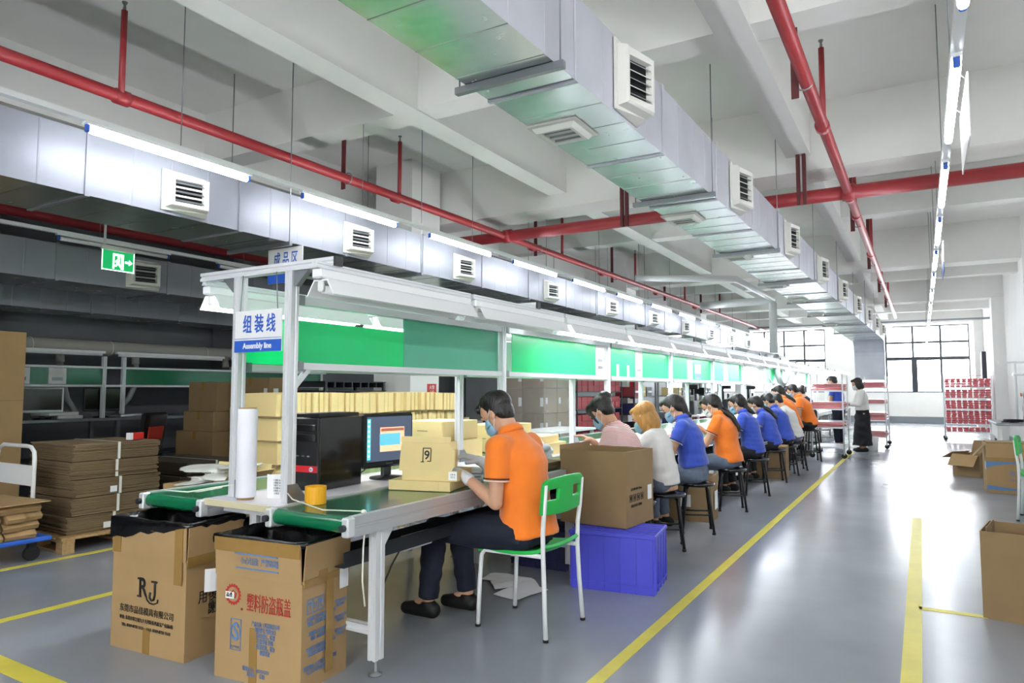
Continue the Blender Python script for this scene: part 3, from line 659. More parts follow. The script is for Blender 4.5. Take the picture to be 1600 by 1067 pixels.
# ---------------------------------------------------------------- green stacking chair
m_chairw = M('white_chair_tube', '#E2E4E4', .35)
def chair(loc, rz, label):
    t = T('stacking_chair', label, 'chair', loc, rz)      # faces local -x, back at +x
    g = B(); nu, nv = 12, 10; v = []
    for i in range(nu + 1):
        for j in range(nv + 1):
            u = i / nu; s = j / nv * 2 - 1; x = -.235 + .43 * u; y = s * (.205 - .02 * abs(2 * u - 1) ** 3)
            z = .445 - .018 * math.sin(math.pi * min(1, u * 1.05)) + .012 * s * s - (.035 * max(0, (.18 - u) / .18) ** 1.5) + .03 * max(0, (u - .85) / .15) ** 2
            v.append((x, y, z))
    g.add(v, [(i * (nv + 1) + j, (i + 1) * (nv + 1) + j, (i + 1) * (nv + 1) + j + 1, i * (nv + 1) + j + 1) for i in range(nu) for j in range(nv)], True)
    P(t, 'seat', solid(g, m_chairg, .02, -1, .004), m_chairg)
    g = B(); nu, nv = 22, 10; v = []; f = []
    for i in range(nu + 1):
        for j in range(nv + 1):
            s = i / nu * 2 - 1; q = j / nv; top = .835 - .012 * s * s - .02 * max(0, abs(s) - .85) / .15; bot = .635 + .01 * s * s
            z = bot + (top - bot) * q; x = .212 + .015 * q - .02 * s * s
            v.append((x, s * .225, z))
    for i in range(nu):
        for j in range(nv):
            s = (i + .5) / nu * 2 - 1
            if .34 < abs(s) < .78 and 4 <= j <= 6: continue
            f.append((i * (nv + 1) + j, i * (nv + 1) + j + 1, (i + 1) * (nv + 1) + j + 1, (i + 1) * (nv + 1) + j))
    g.add(v, f, True); P(t, 'backrest', solid(g, m_chairg, .022, 0, .005), m_chairg)
    for s in (-1, 1):
        lg = P(t, 'leg', B().tube([(.215, s * .212, .012), (.2, s * .2, .25), (.192, s * .196, .43), (.193, s * .2, .55), (.205, s * .207, .66), (.215, s * .21, .8)], .0125, 10), m_chairw)
        P(lg, 'leg_cap', B().cyl((.2155, s * .2125, 0), (.2148, s * .2118, .014), .015, n=10), m_rubber)
        lg = P(t, 'leg', B().tube([(-.225, s * .192, .012), (-.215, s * .19, .25), (-.205, s * .188, .39), (-.18, s * .188, .42), (.19, s * .19, .425)], .0125, 10), m_chairw)
        P(lg, 'leg_cap', B().cyl((-.226, s * .192, 0), (-.2255, s * .192, .014), .015, n=10), m_rubber)
    return t
chair((-1.925, 3.495, 0), R(-2), 'green plastic chair with white legs under the man in the orange polo')
chair((1.03, 8.78, 0), R(170), 'green plastic chair standing beside the blue printed carton')
# ---------------------------------------------------------------- blue crate with a carton on it
def crate(loc, rz, label, w=.575, d=.42, h=.375, mat=m_crate, lid=True):
    t = T('plastic_crate', label, 'crate', loc, rz)
    P(t, 'body', B().rings([[Vector((x * (w - .03) / 2, y * (d - .03) / 2, 0)) for x, y in ((-1, -1), (1, -1), (1, 1), (-1, 1))], [Vector((x * (w - .012) / 2, y * (d - .012) / 2, h)) for x, y in ((-1, -1), (1, -1), (1, 1), (-1, 1))]], smooth=False), mat)
    P(t, 'rim', B().box((0, 0, h - .012), (w, d, .028), bev=.006), mat)
    for s in (-1, 1):
        for k in range(6):
            x = -w / 2 + .02 + (w - .04) * k / 5
            P(t, 'rib', B().box((x * .985, s * (d / 2 - .01), h / 2), (.006, .014, h - .02)), mat)
        for k in range(5):
            y = -d / 2 + .02 + (d - .04) * k / 4
            P(t, 'rib', B().box((s * (w / 2 - .01), y * .985, h / 2), (.014, .006, h - .02)), mat)
        P(t, 'band', B().box((0, s * (d / 2 - .009), .05), (w - .02, .012, .008)), mat); P(t, 'band', B().box((s * (w / 2 - .009), 0, .05), (.012, d - .02, .008)), mat)
    for k in range(6): P(t, 'top_rib', B().box((0, -d / 2 + .04 + (d - .08) * k / 5, h + .003), (w - .03, .005, .006)), mat)
    return t
crate((-1.795, 4.49, 0), R(8), 'blue ribbed plastic crate turned over under a big carton')
m_crated = M('dark_blue_crate', '#23264F', .5)
crate((-2.45, 4.75, 0), R(3), 'dark blue crate pushed under the conveyor', .5, .36, .3, m_crated)
w, d, h = .5, .45, .5
t = T('open_carton', 'big open brown carton on the upturned blue crate', 'carton', (-1.945, 4.655, .384), R(-4))
P(t, 'body', open_box(B(), w, d, h), m_card2)
P(t, 'flap', B().box((-.255, 0, h - .02), (.006, d - .01, .1)), m_card2); P(t, 'flap', B().box((w / 2 - .02, .0, h - .06), (.006, d - .02, .12), ry=R(4)), m_card2)
xs = w / 2 + .001
text(t, 'SIZE:400×300×350mm', .024, (xs, -.06, .245), SR, UP, m_ink, sx=.8); text(t, 'MADE IN CHINA', .028, (xs, -.06, .135), SR, UP, m_ink, sx=.85)
for k in range(4):
    yy = -.15 + .06 * k
    for a, b_, w_, h_ in ((0, .022, .036, .003), (0, -.022, .036, .003), (-.017, 0, .003, .045), (.017, 0, .003, .045), (0, 0, .014, .022)): patch(t, 'handling_mark', (xs, yy + a, .188 + b_), SR, UP, w_, h_, m_ink)
patch(t, 'white_sticker', (xs, .16, .2), SR, UP, .065, .1, m_paper)
# ---------------------------------------------------------------- things on the bench
t = T('computer_tower', 'black computer tower with a red band on the bench', 'computer', (-2.965, 3.0, ZT), R(3))
P(t, 'case', B().box((0, -.03, .2), (.19, .35, .4), bev=.004), m_gloss)
P(t, 'front_panel', B().box((0, -.215, .2), (.19, .02, .4), bev=.006), m_black)
P(t, 'drive_bay', B().box((0, -.228, .345), (.16, .006, .035), bev=.002), m_gloss); P(t, 'drive_bay', B().box((0, -.228, .29), (.16, .006, .04), bev=.002), m_gloss)
P(t, 'red_band', B().box((0, -.228, .12), (.188, .006, .034)), M('red_band', '#C5222B', .35)); 
t2 = P(t, 'badge', B().cyl((.055, -.231, .12), (.055, -.234, .12), .013, n=14), m_aluw); text(t2, 'hp', .016, (.055, -.2355, .12), FR, UP, m_signblue)
for k in range(3): P(t, 'port', B().box((-.05 + .04 * k, -.228, .19), (.018, .005, .007)), m_steel)
P(t, 'keyboard', B().box((0, -.04, .413), (.17, .34, .022), bev=.004), m_black)
t = T('monitor', 'black desktop monitor showing a window on the bench', 'monitor', (-2.93, 3.44, ZT), R(-8))
P(t, 'base', B().lathe([(.11, 0), (.108, .01), (.03, .02), (.025, .022)], n=20), m_black)
P(t, 'neck', B().box((-.01, 0, .05), (.03, .07, .09), bev=.006), m_black)
P(t, 'casing', B().box((.0, 0, .24), (.045, .41, .335), bev=.012), m_black)
m_scr = M('screen_desktop', '#3B4454', .3, emit=.55); sc = P(t, 'screen', B().box((.0225, 0, .25), (.003, .37, .275)), m_scr)
X0 = .0245
patch(sc, 'task_window', (X0, .02, .245), SR, UP, .2, .15, M('screen_salmon', '#E79A78', .3, emit=.7)); patch(sc, 'window_field', (X0 + .002, .0, .245), SR, UP, .17, .075, M('screen_teal', '#4E97A8', .3, emit=.6))
patch(sc, 'window_bar', (X0 + .002, .02, .305), SR, UP, .19, .018, M('screen_brown', '#8A5344', .3, emit=.5)); patch(sc, 'icon_strip', (X0, -.17, .25), SR, UP, .025, .25, M('screen_cyan', '#4FB3C4', .3, emit=.6))
for k in range(8): patch(sc, 'icon', (X0 + .002, -.172, .36 - .03 * k), SR, UP, .012, .012, M('screen_white', '#DDE8F0', .3, emit=.7))
text(t, 'SAMSUNG', .012, (.0235, 0, .095), SR, UP, m_steel)
P(t, 'cable', B().tube([(-.03, -.02, .2), (-.1, -.1, .05), (-.06, -.24, .012), (-.02, -.3, .008), (.04, -.34, .02), (.0, -.42, .01)], .005, 6), m_black)
O('tape_roll', 'yellow packing tape roll standing on the belt end', 'tape', B().rings([[Vector((r_ * math.cos(2 * math.pi * k / 24), r_ * math.sin(2 * math.pi * k / 24), z)) for k in range(24)] for r_, z in ((.052, 0), (.052, .085), (.04, .085), (.04, 0))], cap=False, loop=True, smooth=False), M('yellow_tape', '#E9A820', .3), (-2.6, 2.52, ZT - .004))
t = T('label_roll', 'tall white label paper roll standing on the bench', 'roll', (-2.99, 2.42, ZT))
P(t, 'paper', B().lathe([(.048, .012), (.05, .014), (.05, .455), (.048, .458)], n=24), M('label_paper', '#E9E9EE', .6, var=.02, scale=8)); P(t, 'core', B().lathe([(.04, 0), (.042, 0), (.042, .464), (.03, .464), (.03, .44)], n=20), m_card)
b = B(); b.add([(x, .012 * math.sin(x * 40) , z) for z in (0, .08, .12) for x in np.linspace(-.07, .07, 7)], [(r_ * 7 + k, r_ * 7 + k + 1, r_ * 7 + 8 + k, r_ * 7 + 7 + k) for r_ in range(2) for k in range(6)])
t = T('paper_sheets', 'printed white paper sheets leaning beside the label roll', 'paper', (-2.84, 2.5, ZT + .004), R(10)); P(t, 'sheet', solid(b, m_paper, .002), m_paper)
text(t, '1 合格 320\n2 数量 48\n3 批号 16\n4 日期 07\n5 检验 12\n6 备注', .011, (0, -.014, .06), FR, UP, m_steel, line=1.2)
# cartons the man is packing
t = T('flat_carton', 'closed cream carton lying under the opened one', 'carton', (-2.46, 3.25, ZT - .004), R(14))
P(t, 'body', B().box((0, 0, .027), (.37, .27, .054), bev=.002), m_cardy); P(t, 'front_flap', B().box((0, -.136, .026), (.24, .003, .046)), m_cardy)
t = T('lidded_carton', 'opened cream carton with raised lid and square mark', 'carton', (-2.41, 3.27, ZT + .051), R(14))
P(t, 'tray', open_box(B(), .33, .24, .056), m_cardy)
ld = P(t, 'lid', B().prism([(-.165, 0), (.15, 0), (.165, .03), (.165, .12), (.13, .155), (-.155, .16), (-.16, .13)], -.002, .002, 'y'), m_cardy); ld.location = (-.02, -.118, .05); ld.rotation_euler = (R(-6), 0, 0)
P(ld, 'tuck_flap', B().box((-.01, .0, .175), (.3, .003, .035), rx=R(-10), bev=.001), m_cardy); P(ld, 'side_ear', B().box((.168, .02, .075), (.003, .04, .1)), m_cardy)
for a, b_, w_, h_ in ((-.022, .09, .005, .075), (.0, .128, .048, .005), (.025, .09, .005, .07), (.015, .056, .02, .005), (-.024, .052, .02, .005)): patch(ld, 'square_mark', (a, -.003, b_), FR, UP, w_, h_, m_ink)
text(ld, '9', .068, (.002, -.0045, .088), FR, UP, m_ink, bold=.0012)
patch(t, 'white_sticker', (.14, -.121, .03), FR, UP, .05, .045, m_paper); text(t, '179 9\n口 2', .013, (.14, -.124, .03), FR, UP, m_ink)
for k in range(7):
    O('metal_strip', 'silver striped strip in the pile between the man and the carton', 'strip', B().box((0, 0, .005), (.26, .11, .009), bev=.001), [m_alu, m_steel][k % 2], (-2.42, 3.66 + .004 * (k % 3), ZT + .0095 * k - .002), R(-62 + 2 * (k % 3)), 'silver strips on the belt')
for k in range(6):
    O('flattened_carton', 'flattened kraft carton in the pile on the belt behind the man', 'carton', B().box((0, 0, .004), (.3, .34, .008)), m_cardd, (-2.42 + .008 * (k % 3), 4.42 + .01 * (k % 2), ZT + .0085 * k - .002), R(3 * (k % 4) - 4), 'flattened cartons on the belt')
def ycarton(loc, dim, rz, label):
    t = T('cream_carton', label, 'carton', loc, rz); w, d, h = dim
    P(t, 'body', B().box((0, 0, h / 2), dim, bev=.003), m_cardy); P(t, 'lid_flap', B().box((0, -d / 2 - .0015, h * .75), (w * .96, .003, h * .46)), m_cardy); P(t, 'slot', B().box((0, -d / 2 - .003, h * .5), (w * .25, .002, .006)), m_card2)
    return t
ycarton((-3.34, 4.62, ZT), (.42, .5, .16), R(2), 'lower cream carton stacked behind the man on the far belt'); ycarton((-3.36, 4.6, ZT + .161), (.4, .46, .15), R(-2), 'upper cream carton stacked behind the man on the far belt')
ycarton((-3.42, 5.6, ZT), (.36, .6, .24), R(0), 'tall cream carton on the far belt beyond the man'); ycarton((-2.9, 5.45, ZT), (.3, .4, .1), 0, 'low cream carton on the bench beyond the man'); ycarton((-2.92, 5.4, ZT + .101), (.28, .36, .06), R(4), 'thin cream carton on top of the low one')
# power strip, string and cables under the table
t = T('power_strip', 'white socket strip fixed below the conveyor rail', 'socket', (-2.33, 2.98, .47), R(0))
P(t, 'body', B().box((0, 0, .04), (.035, .24, .075), bev=.006), m_white)
for k in range(3):
    for zz in (.052, .03): P(t, 'socket_hole', B().box((.0185, -.07 + .07 * k, zz), (.002, .016, .006)), m_black)
P(t, 'cord', B().tube([(0, -.12, .03), (.0, -.2, -.05), (-.02, -.28, -.2), (-.02, -.32, -.28)], .005, 6), m_black)
t = T('string_tie', 'white string tied around the conveyor corner and hanging', 'string', (-2.19, 2.42, 0))
P(t, 'strand', B().tube([(.0, 0, ZT - .02), (.005, -.01, ZT + .01), (-.2, -.06, ZT + .006), (-.44, -.02, ZT + .03), (-.55, .03, ZT + .06)], .003, 5), m_rope); P(t, 'strand', B().tube([(.012, .0, ZT), (.015, -.02, .6), (.012, -.02, .45), (.02, -.01, .34)], .004, 5), m_rope)
P(t, 'knot', B().ell((.005, -.01, ZT + .008), (.014, .012, .01)), m_rope)
t = T('string_tie', 'white string tied around the far belt post', 'string', (-3.12, 2.42, 0))
P(t, 'strand', B().tube([(-.5, -.05, ZT + .006), (-.25, -.06, ZT + .015), (0, -.02, ZT + .06), (.04, .04, ZT + .07), (0, .07, ZT + .07), (-.04, .03, ZT + .065)], .004, 5), m_rope); P(t, 'strand', B().tube([(-.3, .0, ZT + .008), (-.18, -.05, ZT + .02), (-.03, -.02, ZT + .05)], .004, 5), m_rope)
for k in range(3): O('crumpled_paper', ['crumpled white paper sheet on the floor under the line', 'blue tinted paper scrap on the floor under the line', 'torn paper strip on the floor under the line'][k], 'paper', solid(B().add([(x * .1, y * .07, .004 + .018 * random.random()) for x in range(-1, 3) for y in range(-1, 3)], [(i * 4 + j, i * 4 + j + 4, i * 4 + j + 5, i * 4 + j + 1) for i in range(3) for j in range(3)]), m_paper, .002), m_paper, (-2.55 + .16 * k, 4.15 - .12 * k, .004), R(40 * k))
# ---------------------------------------------------------------- people
m_skin = M('skin', '#C99A7C', .55, var=.05, scale=10); m_hairb = M('black_hair', '#17130F', .42, var=.3, scale=30, bump=.5, bscale=120, stretch=(1, 1, .2)); m_hairy = M('blonde_hair', '#A97B3C', .45, var=.3, scale=30, bump=.4, bscale=120, stretch=(1, 1, .2))
m_maskb = M('blue_mask', '#8FBBD6', .7); m_maskw = M('white_mask', '#DDE3E6', .7); m_eye = M('dark_eye', '#0E0A08', .2)
m_orange = M('orange_polo', '#EE7A16', .8, var=.06, scale=6, sheen=.3); m_blue = M('blue_polo', '#2C4AB0', .8, var=.06, scale=6, sheen=.3); m_wshirt = M('white_shirt', '#DAD8D4', .8, var=.04, scale=6)
m_jean = M('dark_jeans', '#161C2C', .85, var=.25, scale=9); m_grayj = M('grey_jeans', '#5F6A7D', .85, var=.15, scale=9); m_blackp = M('black_trousers', '#14141A', .8); m_shoe = M('black_shoe', '#0D0D0E', .6); m_glove = M('white_glove', '#D3D2D6', .8, bump=.3, bscale=80)
def stripes():
    m = bpy.data.materials.new('red_striped_jersey'); m.use_nodes = True; nt = m.node_tree; b = nt.nodes['Principled BSDF']; b.inputs['Roughness'].default_value = .8
    tc = nt.nodes.new('ShaderNodeTexCoord'); w = nt.nodes.new('ShaderNodeTexWave'); w.bands_direction = 'Z'; w.inputs['Scale'].default_value = 30; w.inputs['Distortion'].default_value = .6; w.inputs['Detail Scale'].default_value = .4
    r = nt.nodes.new('ShaderNodeValToRGB'); r.color_ramp.interpolation = 'CONSTANT'; r.color_ramp.elements[0].color = lin('#BE6E72'); r.color_ramp.elements[1].color = lin('#E5DAD5'); r.color_ramp.elements[1].position = .42
    nt.links.new(tc.outputs['Object'], w.inputs[0]); nt.links.new(w.outputs[0], r.inputs[0]); nt.links.new(r.outputs[0], b.inputs[0]); return m
m_stripe = stripes()
def blob(b, vox, it=4, fold=0, seed=0):
    """one continuous skin grown over the overlapping shapes in b"""
    o = bpy.data.objects.new('blob', b.mesh('blob', None)); md = o.modifiers.new('r', 'REMESH'); md.mode = 'VOXEL'; md.voxel_size = vox
    if it: q = o.modifiers.new('s', 'SMOOTH'); q.factor = .5; q.iterations = it
    me = evaluate(o); n = len(me.vertices); co = np.empty(n * 3); me.vertices.foreach_get('co', co)
    if fold:
        co = co.reshape(-1, 3); no = np.empty(n * 3); me.vertices.foreach_get('normal', no); no = no.reshape(-1, 3); rs = np.random.RandomState(seed); dsp = np.zeros(n)
        for _ in range(9):
            kv = rs.normal(0, 1, 3) * np.array([16, 12, 34]); dsp += np.sin(co @ kv + rs.uniform(0, 6) + 1.5 * np.sin(co @ (rs.normal(0, 9, 3))))
        co = (co + no * (dsp / 3 * fold)[:, None]).ravel(); me.vertices.foreach_set('co', co)
    me.polygons.foreach_set('use_smooth', [True] * len(me.polygons)); me.update()
    return me
def chain(b, pts, rs, flat=False, n=12):
    pts = [Vector(p) for p in pts]
    for i in range(len(pts) - 1): b.tube([pts[i], pts[i + 1]], [rs[i], rs[i + 1]], n)
    for i, p in enumerate(pts):
        if flat and i == len(pts) - 1: continue
        b.ell(p, (rs[i],) * 3, nu=n, nv=8)
def eloft(b, rings, n=20):
    out = []
    for c, f, rf, rl in rings:
        c, f = Vector(c), Vector(f); out.append([c + f * (rf * math.cos(2 * math.pi * k / n)) + Vector((0, 1, 0)) * (rl * math.sin(2 * math.pi * k / n)) for k in range(n)])
    b.rings(out)
def ik(a, t, l1, l2, pole):
    a, t, pole = Vector(a), Vector(t), Vector(pole); d = t - a; L = min(d.length, (l1 + l2) * .995); d.normalize()
    x = (l1 * l1 - l2 * l2 + L * L) / (2 * L); h = math.sqrt(max(0, l1 * l1 - x * x)); p = pole - d * pole.dot(d); p.normalize()
    return a + d * x + p * h, a + d * L
def hand_prims(b, w, d, nrm, side, infl=0, curl=.5):
    """palm, four unequal bent fingers and a thumb at the side of the palm"""
    d = Vector(d).normalized(); nrm = Vector(nrm); nrm = (nrm - d * nrm.dot(d)).normalized(); lat = nrm.cross(d) * side; w = Vector(w)
    m = Matrix((d, lat, nrm)).transposed()
    b.ell(w + d * .05, (.055 + infl, .042 + infl, .017 + infl), m, 12, 8); chain(b, [w - d * .03, w + d * .02], [.027 + infl, .027 + infl])
    for q, (o, L) in enumerate(((-.03, .062), (-.01, .076), (.011, .072), (.031, .056))):
        p0 = w + d * .085 + lat * o; p1 = p0 + (d * math.cos(curl * .5) + nrm * math.sin(curl * .5)) * L * .5; p2 = p1 + (d * math.cos(curl * 1.5) + nrm * math.sin(curl * 1.5)) * L * .5
        chain(b, [p0, p1, p2], [.0095 + infl, .009 + infl, .0075 + infl], n=8)
    p0 = w + d * .025 - lat * .03; p1 = p0 + (d * .7 - lat * .6 + nrm * .35).normalized() * .04; p2 = p1 + (d * .85 - lat * .1 + nrm * .5).normalized() * .032
    chain(b, [p0, p1, p2], [.013 + infl, .011 + infl, .009 + infl], n=8)
def person(label, loc, rz=0, k=1.0, seat=.46, lean=8, lean2=12, pitch=35, turn=0, hands=((-.36, -.1, .83), (-.4, .14, .88)), shirt=m_blue, pants=m_jean, hair='short', hmat=None, mask=m_maskb, gloves=False,
           knees=((-.5, -.12, .0), (-.48, .1, .0)), feet=((-.5, -.14), (-.42, .1)), vox=.011, tail=.3, stand=False, skirt=None, sleeve=.55, sh_w=.165, stripe=False, elb=((.25, -.5, -1), (.25, .5, -1)), apron=None, tuck=False):
    t = T('person', label, 'person', loc, rz); hmat = hmat or m_hairb; V = Vector; Yv = V((0, 1, 0))
    hip = V((0, 0, (.86 * k if stand else seat + .085))); a1, a2 = R(lean), R(lean + lean2)
    s1, s2 = V((-math.sin(a1), 0, math.cos(a1))), V((-math.sin(a2), 0, math.cos(a2))); f1, f2 = V((-math.cos(a1), 0, -math.sin(a1))), V((-math.cos(a2), 0, -math.sin(a2)))
    ch = hip + s1 * .32 * k; sh = ch + s2 * .125 * k; nb = ch + s2 * .205 * k
    p = R(pitch); rt = Matrix.Rotation(R(turn), 3, 'Z'); hf = rt @ V((-math.cos(p), 0, -math.sin(p))); hu = rt @ V((-math.sin(p), 0, math.cos(p))); hl = rt @ Yv
    nd = (s2 + V((-math.sin(p), 0, math.cos(p)))).normalized(); hc = nb + nd * .125 * k + hf * .03; HM = Matrix((hf, hl, hu)).transposed()
    b = B()
    # torso, neck, head as one skin
    eloft(b, [(hip - s1 * .08, f1, .1, .14), (hip, f1, .12 * k, .155 * k), (hip + s1 * .14, f1, .1 * k, .13 * k), (ch, f2, .11 * k, .15 * k), (sh, f2, .08 * k, .15 * k), (nb, f2, .05, .055)])
    chain(b, [sh - Yv * sh_w * k, sh + Yv * sh_w * k], [.05, .05]); chain(b, [nb - s2 * .06, nb + nd * .06, hc - hu * .04 - hf * .02], [.056 * k, .051 * k, .05 * k])
    b.ell(hc + hu * .03, (.094, .075, .09), HM, 16, 12); b.ell(hc + hf * .022 - hu * .05, (.066, .057, .068), HM, 14, 10)
    chain(b, [hc + hf * .088 + hu * .005, hc + hf * .108 - hu * .028], [.009, .014], n=8); b.ell(hc + hf * .07 - hu * .1, (.02, .025, .015), HM)
    for s in (-1, 1): b.ell(hc + hl * s * .077 - hf * .008 - hu * .008, (.02, .009, .031), HM, 10, 8); b.ell(hc + hf * .085 + hl * s * .03 + hu * .022, (.012, .022, .008), HM, 8, 6)
    arms = []
    for q, s in enumerate((-1, 1)):
        S0 = sh + Yv * s * sh_w * k; E, W = ik(S0, hands[q], .285 * k, .25 * k, elb[q]); arms.append((S0, E, W)); chain(b, [S0, S0 * .5 + E * .5, E, E * .6 + W * .4, W], [.052 * k, .045 * k, .037 * k, .036 * k, .026 * k])
        d = ((W - E).normalized() + V((-.5, -s * .25, 0))).normalized()
        if not gloves: hand_prims(b, W, d, V((-.1, 0, -1)), s)
        else:
            g = B(); hand_prims(g, W, d, V((-.1, 0, -1)), s, .0035); chain(g, [W + (E - W) * .12, W], [.036, .031], n=10); P(t, 'glove', blob(g, .0055, 3), m_glove).data.materials.append(m_glove)
    tb = B(); legs = []
    for q, s in enumerate((-1, 1)):
        hj = hip + V((0, s * .088 * k, -.015))
        if stand: kn = V((-.03, s * .09, .46 * k)); an = V((0, s * .1, .09))
        else: kn = V((knees[q][0] * k * .86, knees[q][1], seat + .015 + knees[q][2])); an = V((feet[q][0] * k * .86, feet[q][1], .1))
        legs.append((hj, kn, an)); chain(b, [hj, hj * .5 + kn * .5, kn, kn * .6 + an * .4, an], [.088 * k, .075 * k, .055, .052, .036]); chain(b, [an, an + V((-.12, 0, -.055))], [.036, .025])
        chain(tb, [hj, hj * .5 + kn * .5, kn, kn * .55 + an * .45, an + (kn - an) * .04], [.104 * k, .09 * k, .072, .067, .058 if not tuck else .05], flat=True)
    P(t, 'body', blob(b, vox, 3), m_skin).data.materials.append(m_skin)
    eloft(tb, [(hip - V((0, 0, .085)), f1, .12 * k, .165 * k), (hip, f1, .135 * k, .168 * k), (hip + s1 * .12, f1, .115 * k, .145 * k)])
    if skirt:
        g = B(); eloft(g, [(V((-.02, 0, .13)), V((-1, 0, 0)), .19, .22), (V((-.01, 0, .55)), V((-1, 0, 0)), .16, .19), (hip, V((-1, 0, 0)), .14, .165), (hip + s1 * .13, V((-1, 0, 0)), .115, .14)]); P(t, 'skirt', blob(g, vox, 2, .006, 3), skirt).data.materials.append(skirt)
    else: P(t, 'trousers', blob(tb, vox, 3, .0035, 5), pants).data.materials.append(pants)
    if stripe:
        for s in (-1, 1):
            hj, kn, an = legs[0 if s < 0 else 1]
            for o in (.012, -.012): P(t, 'white_stripe', B().tube([hj + V((-.05, s * .1, .03 + o)), hj * .5 + kn * .5 + V((0, s * .09, .02 + o)), kn + V((.02, s * .074, .02 + o)), kn * .5 + an * .5 + V((o * 1.2, s * .069, 0)), an + V((o * 1.2, s * .058, .04))], .005, 5), m_wshirt)
    for q, (hj, kn, an) in enumerate(legs):
        g = B(); chain(g, [an + V((.035, 0, -.05)), an + V((-.07, 0, -.052)), an + V((-.155, 0, -.062))], [.046, .045, .036]); chain(g, [an + V((0, 0, -.04)), an], [.044, .042], flat=True)
        P(t, 'shoe', blob(g, max(.008, vox * .8), 3), m_shoe).data.materials.append(m_shoe)
    # shirt
    g = B(); hem = -.035 if not tuck else .06
    eloft(g, [(hip + s1 * hem, f1, .15 * k, .186 * k), (hip + s1 * .05, f1, .147 * k, .18 * k), (hip + s1 * .17, f1, .132 * k, .162 * k), (ch, f2, .136 * k, .176 * k), (ch + s2 * .08, f2, .12 * k, .182 * k), (sh + s2 * .03, f2, .08 * k, .14 * k), (nb + s2 * .005, f2, .06 * k, .063 * k)])
    for S0, E, W in arms:
        end = S0 + (E - S0) * (sleeve if sleeve < 1 else 1); pts = [sh * .45 + S0 * .55 - s2 * .01, S0, end]; rs = [.07 * k, .068 * k, .066 * k]
        if sleeve >= 1: pts.append(E + (W - E) * .75); rs = [.07 * k, .066 * k, .055 * k, .042 * k]
        chain(g, pts, rs, flat=True)
        dd = (E - S0).normalized() if sleeve < 1 else (W - E).normalized(); c0 = pts[-1]; u_ = dd.orthogonal().normalized(); v_ = dd.cross(u_); rr = rs[-1] + .0015
        for o, mt in ((.0, m_wshirt), (-.012, m_jean)) if shirt in (m_orange, m_blue) else ():
            P(t, 'sleeve_stripe', B().rings([[c0 + dd * (o + z_) + (u_ * math.cos(a) + v_ * math.sin(a)) * (rr + e) for a in np.linspace(0, 2 * math.pi, 21)[:-1]] for z_, e in ((-.003, 0), (-.003, .002), (.003, .002), (.003, 0))], cap=False, loop=True), mt)
    P(t, 'shirt', blob(g, vox, 4, .0042, 2 + int(loc[1] * 10) % 40), shirt).data.materials.append(shirt)
    if shirt in (m_orange, m_blue):
        rg = []
        for z_, e in ((-.012, .014), (.006, .016), (.036, .006), (.032, -.002), (.0, .004)):
            rg.append([nb + nd * z_ + V((.004, 0, 0)) + f2 * ((.056 * k + e) * math.cos(a)) + Yv * ((.058 * k + e) * math.sin(a)) for a in np.linspace(0, 2 * math.pi, 25)[:-1]])
        P(t, 'collar', B().rings(rg, cap=False, loop=True), shirt)
    if apron:
        pass
    # hair
    g = B(); E_ = lambda f, l, u, r: g.ell(hc + hf * f + hl * l + hu * u, r, HM, 16, 12)
    E_(-.022, 0, .046, (.1, .083, .083)); E_(-.05, 0, -.005, (.055, .07, .075)); E_(.045, .012, .092, (.055, .062, .03))
    for s in (-1, 1): E_(-.022, s * .066, .03, (.045, .017, .055))
    if hair == 'short': E_(.075, -.01, .082, (.03, .05, .03)); E_(.0, .01, .115, (.07, .06, .025))
    if hair == 'bob':
        E_(-.045, 0, -.04, (.075, .09, .11)); E_(-.0, .06, -.03, (.055, .03, .1)); E_(.0, -.06, -.03, (.055, .03, .1)); E_(-.03, 0, .05, (.1, .09, .085))
    if hair == 'bun': E_(-.1, .0, .085, (.045, .05, .045)); E_(-.055, .0, .05, (.075, .08, .07)); E_(-.13, .015, .07, (.02, .05, .02)); E_(.075, .0, .06, (.028, .055, .045)); E_(.06, -.055, .0, (.015, .015, .07))
    if hair == 'pony':
        E_(-.1, 0, .02, (.035, .032, .035)); p0 = hc - hf * .11 + hu * .01; dn = V((.25, 0, -1)).normalized(); bk = hc + V((.085, 0, -.02))
        p0 = hc - hf * .1 + hu * .0; path = [p0, bk + V((.02, 0, -.02)), sh + s2 * .06 - f2 * .095 * k, sh - f2 * .135 * k, ch - f2 * .165 * k, hip + s1 * .16 - f1 * .165 * k]; out = [p0]; left = tail - .06
        for a_, b_ in zip(path[:-1], path[1:]):
            L_ = (b_ - a_).length
            for q in range(1, 5):
                if left > 0: out.append(a_ + (b_ - a_) * (q / 4)); left -= L_ / 4
        n_ = len(out) - 1; chain(g, out, [.024 + .014 * math.sin(math.pi * min(1, .25 + q / n_ * .85)) - .008 * (q == n_) for q in range(n_ + 1)])
    P(t, 'hair', blob(g, max(.006, vox * .7), 2, .0022, 9), hmat).data.materials.append(hmat)
    for s in (-1, 1):
        P(t, 'eye', B().ell(hc + hf * .0835 + hl * s * .031 + hu * .006, (.009, .013, .006), HM, 10, 6), m_eye); P(t, 'eyebrow', B().tube([hc + hf * .089 + hl * s * .018 + hu * .03, hc + hf * .086 + hl * s * .034 + hu * .034, hc + hf * .074 + hl * s * .05 + hu * .028], .0035, 5), m_hairb)
